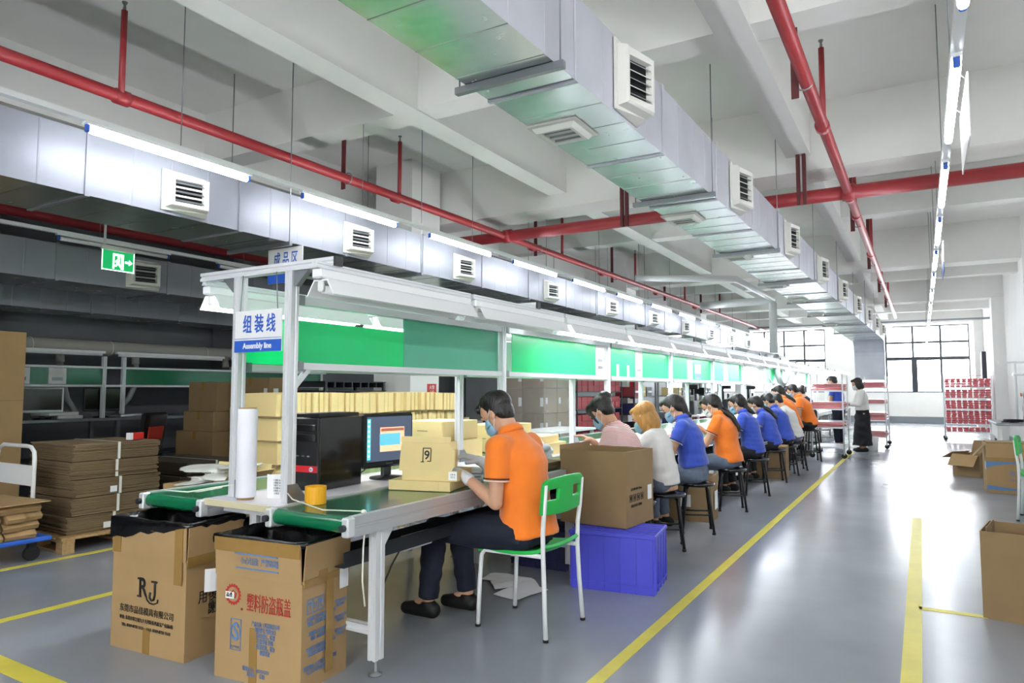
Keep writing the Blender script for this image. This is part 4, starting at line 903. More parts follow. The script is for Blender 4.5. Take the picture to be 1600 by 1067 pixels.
    if mask:
        g = B(); nu, nv = 12, 8; v = []
        for j in range(nv + 1):
            u = j / nv; z = -.112 + .108 * u
            for i in range(nu + 1):
                a = R(-72 + 144 * i / nu); bul = .03 * math.sin(math.pi * min(1, u * .9 + .1)) * max(0, math.cos(a * 1.1)) ** 1.5; ins = .012 * (1 - u) ** 2
                v.append(hc + hu * z + hf * (.012 + (.082 - ins + bul) * math.cos(a)) + hl * ((.071 - ins * 1.5) * math.sin(a)) + hu * (-.006 * abs(math.sin(a)) if u > .5 else .02 * abs(math.sin(a))))
        g.add(v, [(j * (nu + 1) + i, j * (nu + 1) + i + 1, (j + 1) * (nu + 1) + i + 1, (j + 1) * (nu + 1) + i) for j in range(nv) for i in range(nu)], True)
        mk = P(t, 'face_mask', solid(g, mask, .003, 1), mask)
        for s in (-1, 1):
            for u0, u1 in ((-.02, .025), (-.085, -.035)): P(mk, 'ear_loop', B().tube([hc + hf * .036 + hl * s * .07 + hu * u0, hc + hf * .01 + hl * s * .082 + hu * (u0 * .5 + u1 * .5), hc - hf * .016 + hl * s * .087 + hu * u1], .0016, 5), m_white)
    return t
# the man packing cartons
man = person('man in orange polo, blue mask and white gloves packing at the belt end', (-1.915, 3.45, 0), 0, 1.04, .45, 7, 14, 36, 0, hands=((-.31, -.17, .815), (-.4, .14, .865)), shirt=m_orange, pants=m_jean, hair='short', gloves=True,
       knees=((-.6, -.14, .03), (-.57, .06, .03)), feet=((-.63, -.17), (-.5, .06)), vox=.007, sh_w=.18, elb=((.35, -.12, -1), (.3, .4, -1)), sleeve=.6)
# the row of workers
def stool(x, y, label, h=.455):
    t = T('work_stool', label, 'stool', (x, y, 0), R(20))
    P(t, 'seat', B().lathe([(.13, h - .035), (.16, h - .028), (.168, h - .01), (.16, h), (.1, h + .004), (.01, h + .005)], n=24), m_gloss)
    for k in range(4):
        a = R(45 + 90 * k); c, s = math.cos(a), math.sin(a)
        lg = P(t, 'leg', B().tube([(.11 * c, .11 * s, h - .03), (.14 * c, .14 * s, h - .06), (.195 * c, .195 * s, .012)], .0125, 8), m_black); P(lg, 'leg_cap', B().cyl((.195 * c, .195 * s, 0), (.1945 * c, .1945 * s, .02), .016, n=8), m_rubber)
        a2 = R(135 + 90 * k); P(t, 'foot_rest', B().cyl((.17 * c, .17 * s, .17), (.17 * math.cos(a2), .17 * math.sin(a2), .17), .008, n=8), m_black)
    return t
crew = [  # y, x, shirt, pants, hair, hair mat, mask, extra, label
    (5.22, -1.96, m_stripe, m_blackp, 'bun', None, m_maskb, dict(lean=14, pitch=40, k=1.0, sleeve=.5), 'woman with a hair bun and red striped top working behind the big carton'),
    (5.72, -1.88, m_wshirt, m_grayj, 'bob', m_hairy, m_maskb, dict(lean=8, pitch=30, k=.86, sleeve=.9), 'woman with blonde bobbed hair and white top'),
    (6.5, -1.84, m_blue, m_grayj, 'pony', None, m_maskb, dict(lean=8, pitch=34, k=.97, tail=.2, tuck=True), 'woman in blue polo and grey jeans with short ponytail'),
    (7.85, -1.84, m_orange, m_grayj, 'pony', None, m_maskw, dict(lean=8, pitch=38, k=.97, tail=.48), 'woman in orange polo with a very long ponytail'),
    (9.15, -1.84, m_blue, m_blackp, 'pony', None, m_maskb, dict(lean=10, pitch=25, k=.95, tail=.26), 'woman in blue polo with mid length ponytail beside the orange polo woman'),
    (10.55, -1.86, m_blue, m_blackp, 'pony', None, m_maskw, dict(lean=14, pitch=32, k=.92, tail=.4, stripe=True), 'woman in blue polo and black trousers with white side stripes'),
    (11.5, -1.84, m_blue, m_blackp, 'short', None, m_maskb, dict(lean=14, pitch=34, k=.98), 'man in blue polo past the striped trousers woman'),
    (12.3, -1.82, m_wshirt, m_grayj, 'short', None, m_maskb, dict(lean=16, pitch=34, k=.98), 'worker in pale grey top between the blue and orange polos'),
    (13.1, -1.95, m_orange, m_blackp, 'pony', None, m_maskb, dict(lean=14, pitch=28, k=1.02, tail=.35, seat=.56), 'woman in orange polo half hidden near the tray racks'),
    (13.95, -1.8, m_orange, m_blackp, 'short', None, m_maskb, dict(lean=16, pitch=34, k=1.05, seat=.58), 'man in orange polo bending over the line near the tray racks'),
    (16.3, -2.05, m_blackp, m_blackp, 'bun', None, m_maskb, dict(lean=12, pitch=30, k=1.0, seat=.56), 'worker in black top at the far end of the seated row'),
]
for q, (y, x, sh_, pa, ha, hm, mk, ex, lb) in enumerate(crew):
    st = ex.get('seat', .455)
    stool(x + .01, y, 'black stool under the ' + lb.replace(' working behind the big carton', '').replace(' half hidden near the tray racks', ' by the tray racks').replace(' bending over the line near the tray racks', ' bending over the line').replace(' beside the orange polo woman', '').replace(' at the far end of the seated row', ' ending the row'), st - .005)
    person(lb, (x, y, 0), R(random.uniform(-6, 6)), shirt=sh_, pants=pa, hair=ha, hmat=hm, mask=mk, sh_w=.155 if ha != 'short' else .17, feet=((-.42, -.13), (-.36, .1)), knees=((-.47, -.12, .02), (-.46, .11, .02)), vox=.010 if q < 5 else .013, **{'seat': .455, **ex})
person('standing woman in white blouse and long black skirt by the tray racks', (-1.1, 16.6, 0), R(15), .95, stand=True, lean=2, lean2=4, pitch=20, hands=((-.32, -.12, 1.0), (-.34, .14, .98)), shirt=m_wshirt, skirt=m_blackp, hair='bob', mask=m_maskw, vox=.013, sleeve=1, tuck=True, sh_w=.15)
person('standing worker in blue polo behind the tray rack', (-1.65, 17.6, 0), R(-20), 1.0, stand=True, lean=4, lean2=6, pitch=25, hands=((-.3, -.12, .95), (-.32, .14, .95)), shirt=m_blue, pants=m_jean, hair='short', mask=m_maskb, vox=.013)
# ---------------------------------------------------------------- behind the line and the dim bay
rnd = random.Random(11)
# long stack of cream cartons standing on edge
me = B().box((0, 0, 0), (.5, .066, .182), bev=.003).mesh('edge_carton', m_cardy); me2 = B().box((0, 0, 0), (.5, .047, .182), bev=.004).mesh('edge_carton', m_cardy)
rows = ['bottom', 'second', 'third', 'fourth', 'fifth', 'top']
for L in range(6):
    z = .14 + .19 * L; y = 3.86 + .02 * rnd.random(); yend = 6.35 - (.0 if L < 5 else .05) + (.5 if L < 4 else 0); lean = 0
    if L: O('divider_sheet', 'wavy grey card sheet under the %s row of cream cartons' % rows[L], 'sheet', solid(B().add([(x, yy, .006 * math.sin(yy * 5 + L) + .004 * math.sin(yy * 13)) for x in (-.29, .29) for yy in np.linspace(0, 2.6, 40)], [(k, k + 1, 41 + k, 40 + k) for k in range(39)], True), m_cardd, .004), m_cardd, (-4.66, 3.82, z - .006))
    while y < yend:
        o = O('edge_carton', 'cream carton standing on edge in the %s row of the long stack' % rows[L], 'carton', me if L < 3 else me2, m_cardy, (-4.66 + rnd.uniform(-.022, .022), y, z + .091 + .006 * math.sin(y * 5 + L)), R(rnd.uniform(-1.5, 1.5)), 'cream cartons in the %s row' % rows[L])
        lean = .7 * lean + rnd.uniform(-2, 2.2); o.rotation_euler.x = R(lean * .8); y += (.0685 if L < 3 else .0505) + (.022 if rnd.random() < .1 else .001)
def pallet(loc, w, d, label, rz=0):
    t = T('wood_pallet', label, 'pallet', loc, rz)
    for k in range(5): P(t, 'deck_board', B().box((-w / 2 + .06 + (w - .12) * k / 4, 0, .115), (.1, d, .02)), m_wood)
    for s in (-1, 0, 1):
        P(t, 'bearer', B().box((0, s * (d / 2 - .05), .095), (w, .09, .02)), m_wood); P(t, 'base_board', B().box((0, s * (d / 2 - .05), .01), (w, .09, .02)), m_wood)
        for q in (-1, 0, 1): P(t, 'block', B().box((q * (w / 2 - .06), s * (d / 2 - .05), .0525), (.11, .09, .065)), m_wood)
    return t
pallet((-4.66, 5.3, 0), .7, 2.9, 'long wooden pallet under the cream cartons')
# flattened carton bundles on a pallet
def bundle(loc, w, d, h, n, rz, label, grp, mat=m_cardd, tag_=True):
    t = T('carton_bundle', label, 'bundle', loc, rz, grp)
    for k in range(n):
        ox, oy = rnd.uniform(-.008, .008), rnd.uniform(-.008, .008)
        P(t, 'sheet', B().box((ox, oy, h * (k + .5) / n), (w + rnd.uniform(-.012, .012), d + rnd.uniform(-.012, .012), h / n * .8)), mat)
    P(t, 'strap', B().rings([[Vector((x * (w / 2 + .012), y * .012, z)) for y in (-1, 1)] for x, z in ((-1, -.001), (-1, h + .003), (1, h + .003), (1, -.001))], closed=False, cap=False, smooth=False), m_rope)
    if tag_: patch(t, 'white_tag', (w / 2 + .018, -.06, h * .3), SR, UP, .06, .05, m_paper)
    return t
pallet((-6.33, 3.62, 0), .95, 1.1, 'wooden pallet under the five carton bundles', R(-4))
for k, nm in enumerate(('lowest', 'second', 'middle', 'fourth', 'topmost')):
    bundle((-6.3 + .012 * (k % 2), 3.49 + .012 * (k % 3), .13 + .146 * k), .68, .74, .14, 11, R(-2 + 1.5 * (k % 3)), nm + ' bundle of flattened brown cartons on the pallet', 'flattened carton bundles', tag_=k in (0, 2))
t = T('small_box', 'small red and white box on the flattened carton stack', 'box', (-6.03, 3.68, .862), R(8)); P(t, 'body', B().box((0, .02, .03), (.05, .11, .06), bev=.002), M('bright_red', '#C8281E', .4)); P(t, 'white_end', B().box((0, -.05, .03), (.05, .03, .06)), m_paper)
# blue platform trolley with folded cartons
m_troll = M('blue_trolley', '#2F63C4', .4)
t = T('platform_trolley', 'blue platform trolley with white push handle', 'trolley', (-6.28, 2.5, 0))
P(t, 'platform', B().box((0, 0, .165), (.92, .86, .035), bev=.01), m_troll)
for x in (-.36, .36):
    for y in (-.33, .33):
        w_ = P(t, 'wheel', B().cyl((x - .018, y, .055), (x + .018, y, .055), .055, n=16), m_rubber); P(w_, 'fork', B().box((x, y, .115), (.05, .05, .07)), m_dsteel)
P(t, 'push_handle', B().tube([(.2, .4, .18), (.2, .4, .76), (.19, .4, .81), (.14, .4, .845), (.08, .4, .85), (-.3, .4, .85), (-.38, .4, .81), (-.4, .4, .74), (-.4, .4, .18)], .016, 10), m_white)
P(t, 'handle_plate', B().box((-.1, .4, .62), (.58, .012, .16)), m_hood)
for L in range(4):
    for k in range(6):
        b = B(); b.prism([(-.3, 0), (.3, 0), (.32, .03), (.28, .062), (-.28, .062), (-.32, .03)], -.06, .06, 'y')
        O('folded_carton', 'kraft folded carton in the ' + ['lowest', 'second', 'third', 'topmost'][L] + ' layer on the blue trolley', 'carton', b, m_card, (-6.12 + rnd.uniform(-.03, .03), 2.15 + .126 * k, .186 + .066 * L), R(rnd.uniform(-6, 6)), 'folded cartons on the trolley, layer %d' % (L + 1))
O('flattened_carton', 'flattened kraft carton lying across the trolley load', 'carton', B().box((0, 0, .004), (.8, .7, .008)), m_card, (-6.14, 2.5, .452), R(4))
t = T('tall_carton', 'tall upright brown carton at the left edge behind the trolley', 'carton', (-7.76, 3.16, 0)); P(t, 'body', B().box((0, 0, .925), (.72, .5, 1.85), bev=.004), m_card); P(t, 'tape', B().box((0, -.2515, .92), (.06, .002, 1.8)), m_card); P(t, 'seam', B().box((.361, 0, 1.2), (.003, .48, .006)), m_card2)
# cartons in the dim bay
def carton(loc, dim, rz, label, mat=m_card2, sticker=False, grp=None):
    t = T('brown_carton', label, 'carton', loc, rz, grp); w, d, h = dim
    P(t, 'body', B().box((0, 0, h / 2), dim, bev=.004), mat); P(t, 'tape', B().box((0, 0, h + .0008), (.05, d * .99, .0016)), m_tape); P(t, 'front_tape', B().box((0, -d / 2 - .0008, h - .05), (.05, .0016, .1)), m_tape)
    if sticker: patch(t, 'white_sticker', (w * .4, -d / 2 - .001, h * .45), FR, UP, .06, .14, m_paper); patch(t, 'white_sticker', (w / 2 + .001, -d * .3, h * .5), SR, UP, .07, .1, m_paper)
    return t
carton((-7.72, 5.7, 0), (.72, .5, .46), R(0), 'wide brown carton at the foot of the left dim stack'); carton((-7.72, 5.7, .462), (.7, .48, .33), R(1), 'wide brown carton second in the left dim stack'); carton((-7.66, 5.7, .794), (.6, .45, .24), R(-1), 'low brown carton third in the left dim stack'); carton((-7.62, 5.7, 1.036), (.52, .42, .36), R(2), 'brown carton topmost in the left dim stack')
carton((-6.95, 5.9, 0), (.7, .5, .5), 0, 'brown carton at the foot of the right dim stack'); carton((-6.95, 5.9, .502), (.68, .5, .3), R(-1), 'brown carton second in the right dim stack'); carton((-6.96, 5.9, .804), (.72, .5, .28), R(1), 'stickered brown carton third in the right dim stack', sticker=True); carton((-6.94, 5.88, 1.086), (.7, .46, .36), R(-2), 'stickered brown carton topmost in the right dim stack', sticker=True)
m_cardk = M('shade_toned_cardboard', '#4B4031', .85, var=.1)  # cardboard darkened in colour to stand for the bay's shade
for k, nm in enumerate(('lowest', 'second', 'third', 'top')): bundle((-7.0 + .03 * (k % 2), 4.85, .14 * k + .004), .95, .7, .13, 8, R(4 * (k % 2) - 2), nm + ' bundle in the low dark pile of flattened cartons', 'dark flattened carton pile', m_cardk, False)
t = T('open_carton', 'open cream carton beside the far belt holding plastic sleeves', 'carton', (-4.28, 3.22, 0), R(8)); P(t, 'body', open_box(B(), .5, .46, .66), m_card); P(t, 'flap', B().box((0, .24, .69), (.5, .005, .16), rx=R(-20)), m_cardy); P(t, 'flap', B().box((.27, 0, .68), (.005, .44, .14), ry=R(35)), m_card)
o = O('plastic_sleeves', 'loose pile of clear plastic sleeves on the open carton', 'plastic sleeves', blob((lambda g: [g.ell((rnd.uniform(-.15, .15), rnd.uniform(-.13, .13), .02 + .02 * k), (rnd.uniform(.12, .2), rnd.uniform(.1, .17), .012), Matrix.Rotation(rnd.uniform(0, 3), 3, 'Z') @ Matrix.Rotation(rnd.uniform(-.12, .12), 3, 'X')) for k in range(6)] and g)(B()), .008, 1, .003), None, (-4.28, 3.2, .645)); o['kind'] = 'stuff'; o.data.materials.append(M('cloudy_plastic', '#CFCFC6', .25, alpha=.8))
# second, unlit line in the dim bay
t = T('dim_workbench', 'dim workbench along the dark wall', 'bench', (-9.2, 0, 0))
P(t, 'worktop', B().box((0, 6.2, .93), (.7, 6, .04), bev=.005), m_steel)
for y in (3.4, 5.2, 7.0, 9.0):
    for x in (-.3, .3): P(t, 'leg', B().box((x, y, .455), (.045, .045, .91)), m_steel)
P(t, 'shelf', B().box((0, 6.2, .45), (.6, 5.8, .02)), m_dsteel)
m_dgreen = M('dark_green_board', '#0B6B45', .2, coat=.5)
t = T('board_frame', 'dim aluminium frame with dark green board and notices', 'frame', (-8.9, 0, 0))
for y in (3.3, 5.0, 5.25, 7.0, 8.7): P(t, 'post', B().prism(slot(.045, .045, .006, .007, 0, y), .95, 1.72, 'z'), m_aluw)
for z in (1.35, 1.58): P(t, 'rail', B().box((0, 6.0, z), (.03, 5.6, .025)), m_aluw)
for a, b_ in ((3.34, 4.3), (4.3, 4.98), (5.28, 6.98), (7.03, 8.68)): P(t, 'green_board', B().box((0, (a + b_) / 2, 1.465), (.008, b_ - a, .2)), m_dgreen)
for y in (4.05, 4.45): patch(t, 'notice_sheet', (.006, y, 1.465), SR, UP, .2, .19, m_paper); patch(t, 'print_block', (.009, y, 1.43), SR, UP, .12, .04, m_steel)
for q in range(3):
    tl = T('tube_lamp', ['first', 'second', 'third'][q] + ' unlit tube lamp above the dark green board', 'lamp', (-8.9, 3.4 + 1.75 * q, 1.742)); P(tl, 'batten', B().box((0, .8, .03), (.05, 1.6, .03)), m_hood); P(tl, 'tube', B().cyl((0, .03, 0), (0, 1.57, 0), .016, n=10), m_tubeoff)
m_pipeg = M('grey_pvc', '#A9A79C', .5)
t = T('extraction_pipe', 'grey plastic extraction pipe above the dim workbench', 'pipe', (-9.15, 0, 1.84)); P(t, 'pipe_run', B().cyl((0, 2.8, 0), (0, 9.2, 0), .09, n=18), m_pipeg)
for y in (4.55, 5.5, 6.9, 7.7): c_ = P(t, 'branch', B().tube([(0, y, -.05), (.08, y, -.07), (.1, y, -.2)], .05, 10), m_pipeg); P(t, 'cable_tie', B().tube([(.095 * math.cos(a), y - .3, .095 * math.sin(a)) for a in np.linspace(0, 2 * math.pi, 13)[:-1]], .005, 5, loop=True), m_rope)
for y, y2 in ((4.55, 4.75), (5.5, 5.25), (7.0, 7.1), (3.9, 3.95)): P(t, 'flexible_hose', B().tube([(.1, y, -.2), (.16, y, -.4), (.14, y * .6 + y2 * .4, -.65), (.12, y2, -.82)], .035, 9), M('grey_hose', '#9AA5A3', .5))
for y, lb in ((4.35, 'dark screen monitor with pale bezel on the dim workbench'), (5.05, 'black monitor seen from behind on the dim workbench')):
    t = T('monitor', lb, 'monitor', (-9.0, y, .95), R(-20)); P(t, 'base', B().lathe([(.1, 0), (.1, .01), (.03, .018)], n=16), m_black); P(t, 'neck', B().box((-.02, 0, .06), (.03, .06, .1)), m_black)
    P(t, 'casing', B().box((0, 0, .23), (.04, .42, .3), bev=.008), m_hood if y < 5 else m_black); P(t, 'screen', B().box((.021, 0, .235), (.003, .38, .25)), m_gloss)
t = T('office_chair', 'black and red office chair at the dim workbench', 'chair', (-8.25, 5.05, 0), R(20)); P(t, 'seat', B().box((0, 0, .48), (.46, .46, .08), bev=.03), m_black); P(t, 'backrest', B().box((.22, 0, .8), (.06, .44, .46), bev=.03, ry=R(8)), m_black); P(t, 'red_pad', B().box((.265, 0, .78), (.02, .26, .16), bev=.008, ry=R(8)), M('red_pad', '#B5301F', .7)); P(t, 'column', B().cyl((0, 0, .08), (0, 0, .45), .025), m_dsteel)
for k in range(5): a = R(72 * k); P(t, 'foot', B().tube([(0, 0, .1), (.28 * math.cos(a), .28 * math.sin(a), .05)], .02, 8), m_black)
for k in range(3): O('paper_pile', ['white paper sheets on the dim workbench', 'pale rolled plastic on the dim workbench', 'grey folder on the dim workbench'][k], 'paper', B().box((0, 0, .02), (.3, .3 + .1 * k, .04), bev=.008), [m_paper, m_white, m_steel][k], (-9.05, 4.62 - .1 * k + .9 * (k == 2), .951 + (.041 if k == 1 else 0)), R(15 * k))
t = T('tall_cabinet', 'dark cabinet at the end of the dim workbench', 'cabinet', (-8.8, 3.6, 0)); P(t, 'body', B().box((-.1, -.55, .62), (.6, .5, 1.24), bev=.008), m_dsteel); P(t, 'door', B().box((.205, -.55, .62), (.012, .46, 1.18)), m_black)
for x, y, nm in ():
    for k in range(3): crate((x - .1, y + .05, .33 * k), 0, 'dark plastic crate %s in the %s stack behind the cream cartons' % (['lowest', 'in the middle', 'on top'][k], nm), .55, .6, .322, m_dsteel)
t = T('lattice_rack', 'dark lattice trays stacked above the cream cartons', 'tray', (-6.15, 6.35, 1.0))
for z in (0, .11, .22, .33):
    for y in np.linspace(-.5, .5, 8): P(t, 'bar', B().box((0, y, z + .03), (.5, .02, .06)), m_dsteel)
    P(t, 'tray_floor', B().box((0, 0, z + .065), (.52, 1.06, .012)), m_black)
for x in (-.24, .24):
    for y in (-.5, .5): P(t, 'upright', B().box((x, y, -.4), (.03, .03, 1.6)), m_dsteel)
# pillar notice, table, shelves
t = T('fire_notice', 'red and yellow fire notice stuck on the white pillar', 'notice', (-5.708, 7.6, 1.15)); P(t, 'sheet', B().box((0, 0, .1), (.004, .2, .26)), M('fire_red', '#C8322A', .4)); patch(t, 'yellow_panel', (.003, 0, .06), SR, UP, .16, .12, M('fire_yellow', '#E8A33A', .5)); text(t, '火警\n119', .06, (.004, 0, .15), SR, UP, m_paper)
t = T('packing_table', 'white packing table behind the pillar', 'table', (-6.1, 9.3, 0)); P(t, 'top', B().box((0, 0, .77), (.7, 2.0, .03), bev=.004), m_white)
for x in (-.3, .3):
    for y in (-.92, .92): P(t, 'leg', B().box((x, y, .377), (.05, .05, .755)), m_white)
O('paper_cup', 'small cream cup on the white packing table', 'cup', B().lathe([(.03, 0), (.04, .1), (.036, .1), (.028, .01)], n=14), m_cardy, (-5.95, 8.8, .786)); t = T('file_box', 'dark box beside the cup on the packing table', 'box', (-6.2, 8.65, .786)); P(t, 'body', B().box((0, 0, .13), (.3, .28, .26), bev=.006), m_dsteel); P(t, 'lid', B().box((0, 0, .265), (.31, .29, .02)), m_black)
def shelf_rack(loc, w, d, zs, label, mat, rz=0, wheels=False, top=None):
    """w along x, d along y"""
    t = T('storage_rack', label, 'rack', loc, rz); h = top or zs[-1] + .3
    for x in (-1, 1):
        for y in (-1, 1):
            P(t, 'upright', B().cyl((x * w / 2, y * d / 2, .1 if wheels else 0), (x * w / 2, y * d / 2, h), .014, n=8), mat)
            if wheels: c_ = P(t, 'caster', B().cyl((x * w / 2, y * d / 2 - .012, .05), (x * w / 2, y * d / 2 + .012, .05), .05, n=14), m_rubber); P(c_, 'caster_fork', B().box((x * w / 2, y * d / 2, .09), (.03, .04, .05)), m_steel)
    for z in zs:
        P(t, 'shelf', B().box((0, 0, z), (w, d, .018)), mat)
        for s in (-1, 1): P(t, 'edge_wire', B().box((0, s * d / 2, z + .0), (w, .012, .03)), mat)
    return t
sr = shelf_rack((-5.42, 12.2, 0), .42, 2.1, (.3, .62, .94, 1.26), 'black rack filled with dark red boxes', m_dsteel, top=1.62)
me = B().box((0, 0, .055), (.36, .24, .11), bev=.004).mesh('red_box', m_redbox)
for L, z in enumerate((.3, .62, .94, 1.26)):
    for k in range(8):
        for q in range(2): O('red_box', 'dark red box on the %s shelf of the black rack' % ['bottom', 'second', 'third', 'top'][L], 'box', me, m_redbox, (-5.42 + rnd.uniform(-.01, .01), 11.28 + .262 * k, z + .01 + .112 * q), R(rnd.uniform(-2, 2)), 'dark red boxes, %s shelf' % ['bottom', 'second', 'third', 'top'][L])
# cartons on the wrapped pallet
pallet((-5.6, 10.35, 0), .85, 1.0, 'wooden pallet under the film wrapped cartons')
for L in range(4):
    for i in range(2):
        for j in range(2): carton((-5.8 + .4 * i, 10.12 + .47 * j, .126 + .4 * L), (.395, .46, .395), 0, '%s brown carton of the %s layer in the film wrapped pallet load' % ([['front inner', 'rear inner'], ['front aisle side', 'rear aisle side']][i][j], ['lowest', 'second', 'third', 'top'][L]), m_card2, sticker=True)
O('stretch_film', 'wrinkled clear stretch film around the pallet load', 'film', blob((lambda g: [g.box((-.0, .0, .8), (.83, .97, 1.58)), g][1])(B()), .04, 2, .008), None, (-5.6, 10.355, .14)).data.materials.append(M('stretch_film', '#E2E4E4', .12, alpha=.3))
# farther racks, tables and machines seen between the posts
for q, (y, lb) in enumerate(((14.2, 'black bin rack past the red box rack'), (17.2, 'grey parts rack by the second pillar'), (19.6, 'grey parts rack before the far windows'))):
    shelf_rack((-5.3, y, 0), .5, 1.3, (.4, .8, 1.15, 1.5), lb, m_dsteel if q == 0 else m_steel, top=1.8)
    for L, z in enumerate((.4, .8, 1.15)):
        for k in range(3):
            t = T('parts_bin', '%s bin on the %s shelf of the %s' % (['nearer', 'middle', 'farther'][k], ['low', 'middle', 'high'][L], lb), 'bin', (-5.3, y - .4 + .4 * k, z + .01)); P(t, 'body', open_box(B(), .4, .34, .2), [m_black, m_crated, m_redbox, m_cardy][(k + L + q) % 4]); P(t, 'front_lip', B().box((.21, 0, .1), (.02, .2, .04)), m_white)
for q, y in enumerate((8.6, 15.4, 18.4, 21.4)):
    t = T('side_table', ['white', 'grey', 'pale', 'long'][q] + ' side table number beside the far belt'.replace(' number', '') + [' by the wrapped pallet', ' by the second pillar', ' past the second pillar', ' near the far windows'][q], 'table', (-4.35, y, 0)); P(t, 'top', B().box((0, 0, .75), (.6, 1.4, .03)), m_white)
    for x in (-.26, .26):
        for yy in (-.64, .64): P(t, 'leg', B().box((x, yy, .367), (.04, .04, .735)), m_aluw)
    if q:
        m_ = T('monitor', 'black monitor on the ' + ['', 'grey', 'pale', 'long'][q] + ' side table beyond the workers', 'monitor', (-4.35, y + .2, .766), R(10)); P(m_, 'base', B().lathe([(.1, 0), (.1, .01), (.03, .02)], n=14), m_black); P(m_, 'neck', B().box((-.02, 0, .07), (.03, .06, .12)), m_black); P(m_, 'casing', B().box((0, 0, .28), (.05, .44, .32), bev=.01), m_black); P(m_, 'screen', B().box((.026, 0, .28), (.003, .4, .27)), m_gloss)
        t = T('solder_machine', 'black bench machine on the ' + ['', 'grey', 'pale', 'long'][q] + ' side table', 'machine', (-4.35, y - .4, .766)); P(t, 'body', B().box((0, 0, .15), (.3, .3, .3), bev=.02), m_dsteel); P(t, 'column', B().cyl((0, 0, .3), (0, 0, .6), .03), m_black); P(t, 'head', B().box((.08, 0, .6), (.26, .12, .1), bev=.015), m_black)
t = T('fire_hose_box', 'red fire hose box on the second white pillar', 'box', (-5.68, 15.2, 1.1)); P(t, 'body', B().box((.03, 0, .2), (.1, .4, .4), bev=.008), M('fire_red', '#C8322A', .4)); P(t, 'door', B().box((.083, 0, .2), (.008, .34, .34)), m_redbox)
# work on the belts in front of the crew
for q, y in enumerate((5.3, 5.9, 6.5, 7.9, 9.2, 10.5, 11.6, 12.6, 13.4, 14.4)):
    t = T('part_tray', 'pale work tray on the belt before worker place %s' % ['behind the big carton', 'of the blonde woman', 'of the short ponytail woman', 'of the long ponytail woman', 'of the mid length ponytail woman', 'of the striped trousers woman', 'of the blue polo man', 'of the pale grey top worker', 'of the half hidden woman', 'of the bending man'][q].replace('worker place ', ''), 'tray', (-2.42, y, ZT - .004), R(rnd.uniform(-8, 8)))
    t['label'] = t['label'].replace('worker place of ', ''); t['label'] = t['label'].replace('worker place behind', 'the worker behind')
    P(t, 'tray', open_box(B(), .26, .34, .045), m_white); P(t, 'product', B().box((0, 0, .03), (.18, .24, .035), bev=.006), [m_redtray, m_steel, m_white][q % 3])
t = T('glove_pile', 'crumpled white gloves lying by the bun haired woman', 'gloves', (-2.62, 4.98, ZT - .003)); P(t, 'cloth', blob((lambda g: [g.ell((rnd.uniform(-.05, .05), rnd.uniform(-.05, .05), .03 + .018 * k), (.05, .03, .03), Matrix.Rotation(k, 3, 'Z')) for k in range(6)] and g)(B()), .008, 1, .004), m_glove).data.materials.append(m_glove)
# floor cartons between the stools
t = T('open_carton', 'open brown carton on the floor between the blue polo and orange polo women', 'carton', (-2.08, 7.13, 0), R(4)); P(t, 'body', open_box(B(), .5, .36, .44), m_card2); P(t, 'flap', B().box((.255, 0, .4), (.006, .34, .1)), m_card2); patch(t, 'white_sticker', (.262, .02, .2), SR, UP, .16, .18, m_paper); patch(t, 'white_sticker', (.0, -.181, .2), FR, UP, .1, .12, m_paper)
carton((-1.98, 11.08, 0), (.45, .42, .47), R(3), 'closed brown carton on the floor behind the striped trousers woman', m_card2)
# ---------------------------------------------------------------- right side and far end
t = T('open_carton', 'open empty brown carton at the right edge of the aisle', 'carton', (.66, 5.03, 0), R(-10)); P(t, 'body', open_box(B(), .74, .42, .49), m_card2); P(t, 'inner_flap', B().box((-.34, -.02, .46), (.005, .36, .1)), m_card2); P(t, 'white_corner', B().box((-.365, -.0, .44), (.004, .02, .09)), m_paper)
w, d, h = .78, .45, .62
t = T('printed_carton', 'taped brown carton with blue wave print beside the green chair', 'carton', (1.06, 11.0, 0), R(1)); P(t, 'body', B().box((0, 0, h / 2), (w, d, h), bev=.004), m_card); P(t, 'tape', B().box((0, -d / 2 - .001, h * .68), (w, .002, .05)), m_tape); P(t, 'top_fold', B().box((0, -.02, h + .01), (w * .96, d * .9, .02)), m_card2)
n = 14; top = [(-w / 2 + w * k / n, .40 - .0 + .0) for k in range(n + 1)]
def wave(f0, f1, z): 
    v = [(-w / 2 + w * k / n, -d / 2 - .0012, f0(k / n)) for k in range(n + 1)] + [(-w / 2 + w * k / n, -d / 2 - .0012, f1(k / n)) for k in range(n + 1)]
    P(t, 'blue_wave', B().add(v, [(k, k + 1, n + 2 + k, n + 1 + k) for k in range(n)]), m_inkb)
wave(lambda u: .31 + .07 * math.sin(math.pi * u) ** .7, lambda u: .4, 0); wave(lambda u: .04, lambda u: .1 - .05 * math.sin(math.pi * u * .6), 0)
text(t, '怡力精制', .075, (-.02, -d / 2 - .002, .25), FR, UP, m_inkb, sx=.9); text(t, '净含量 规格 标准 QB/T 产地', .025, (.0, -d / 2 - .002, .17), FR, UP, m_inkb); text(t, '❖  ✉', .07, (.05, -d / 2 - .002, .33), FR, UP, m_inkb)
P(t, 'side_flap', B().box((-w / 2 - .07, -.1, h - .1), (.18, .2, .006), ry=R(-50)), m_card2); patch(t, 'white_sticker', (-w / 2 - .001, -.15, .34), (0, -1, 0), UP, .06, .1, m_paper)
t = T('open_carton', 'small open carton with splayed flaps on the aisle floor', 'carton', (.66, 12.8, 0), R(-38)); P(t, 'body', open_box(B(), .42, .4, .33), m_card2)
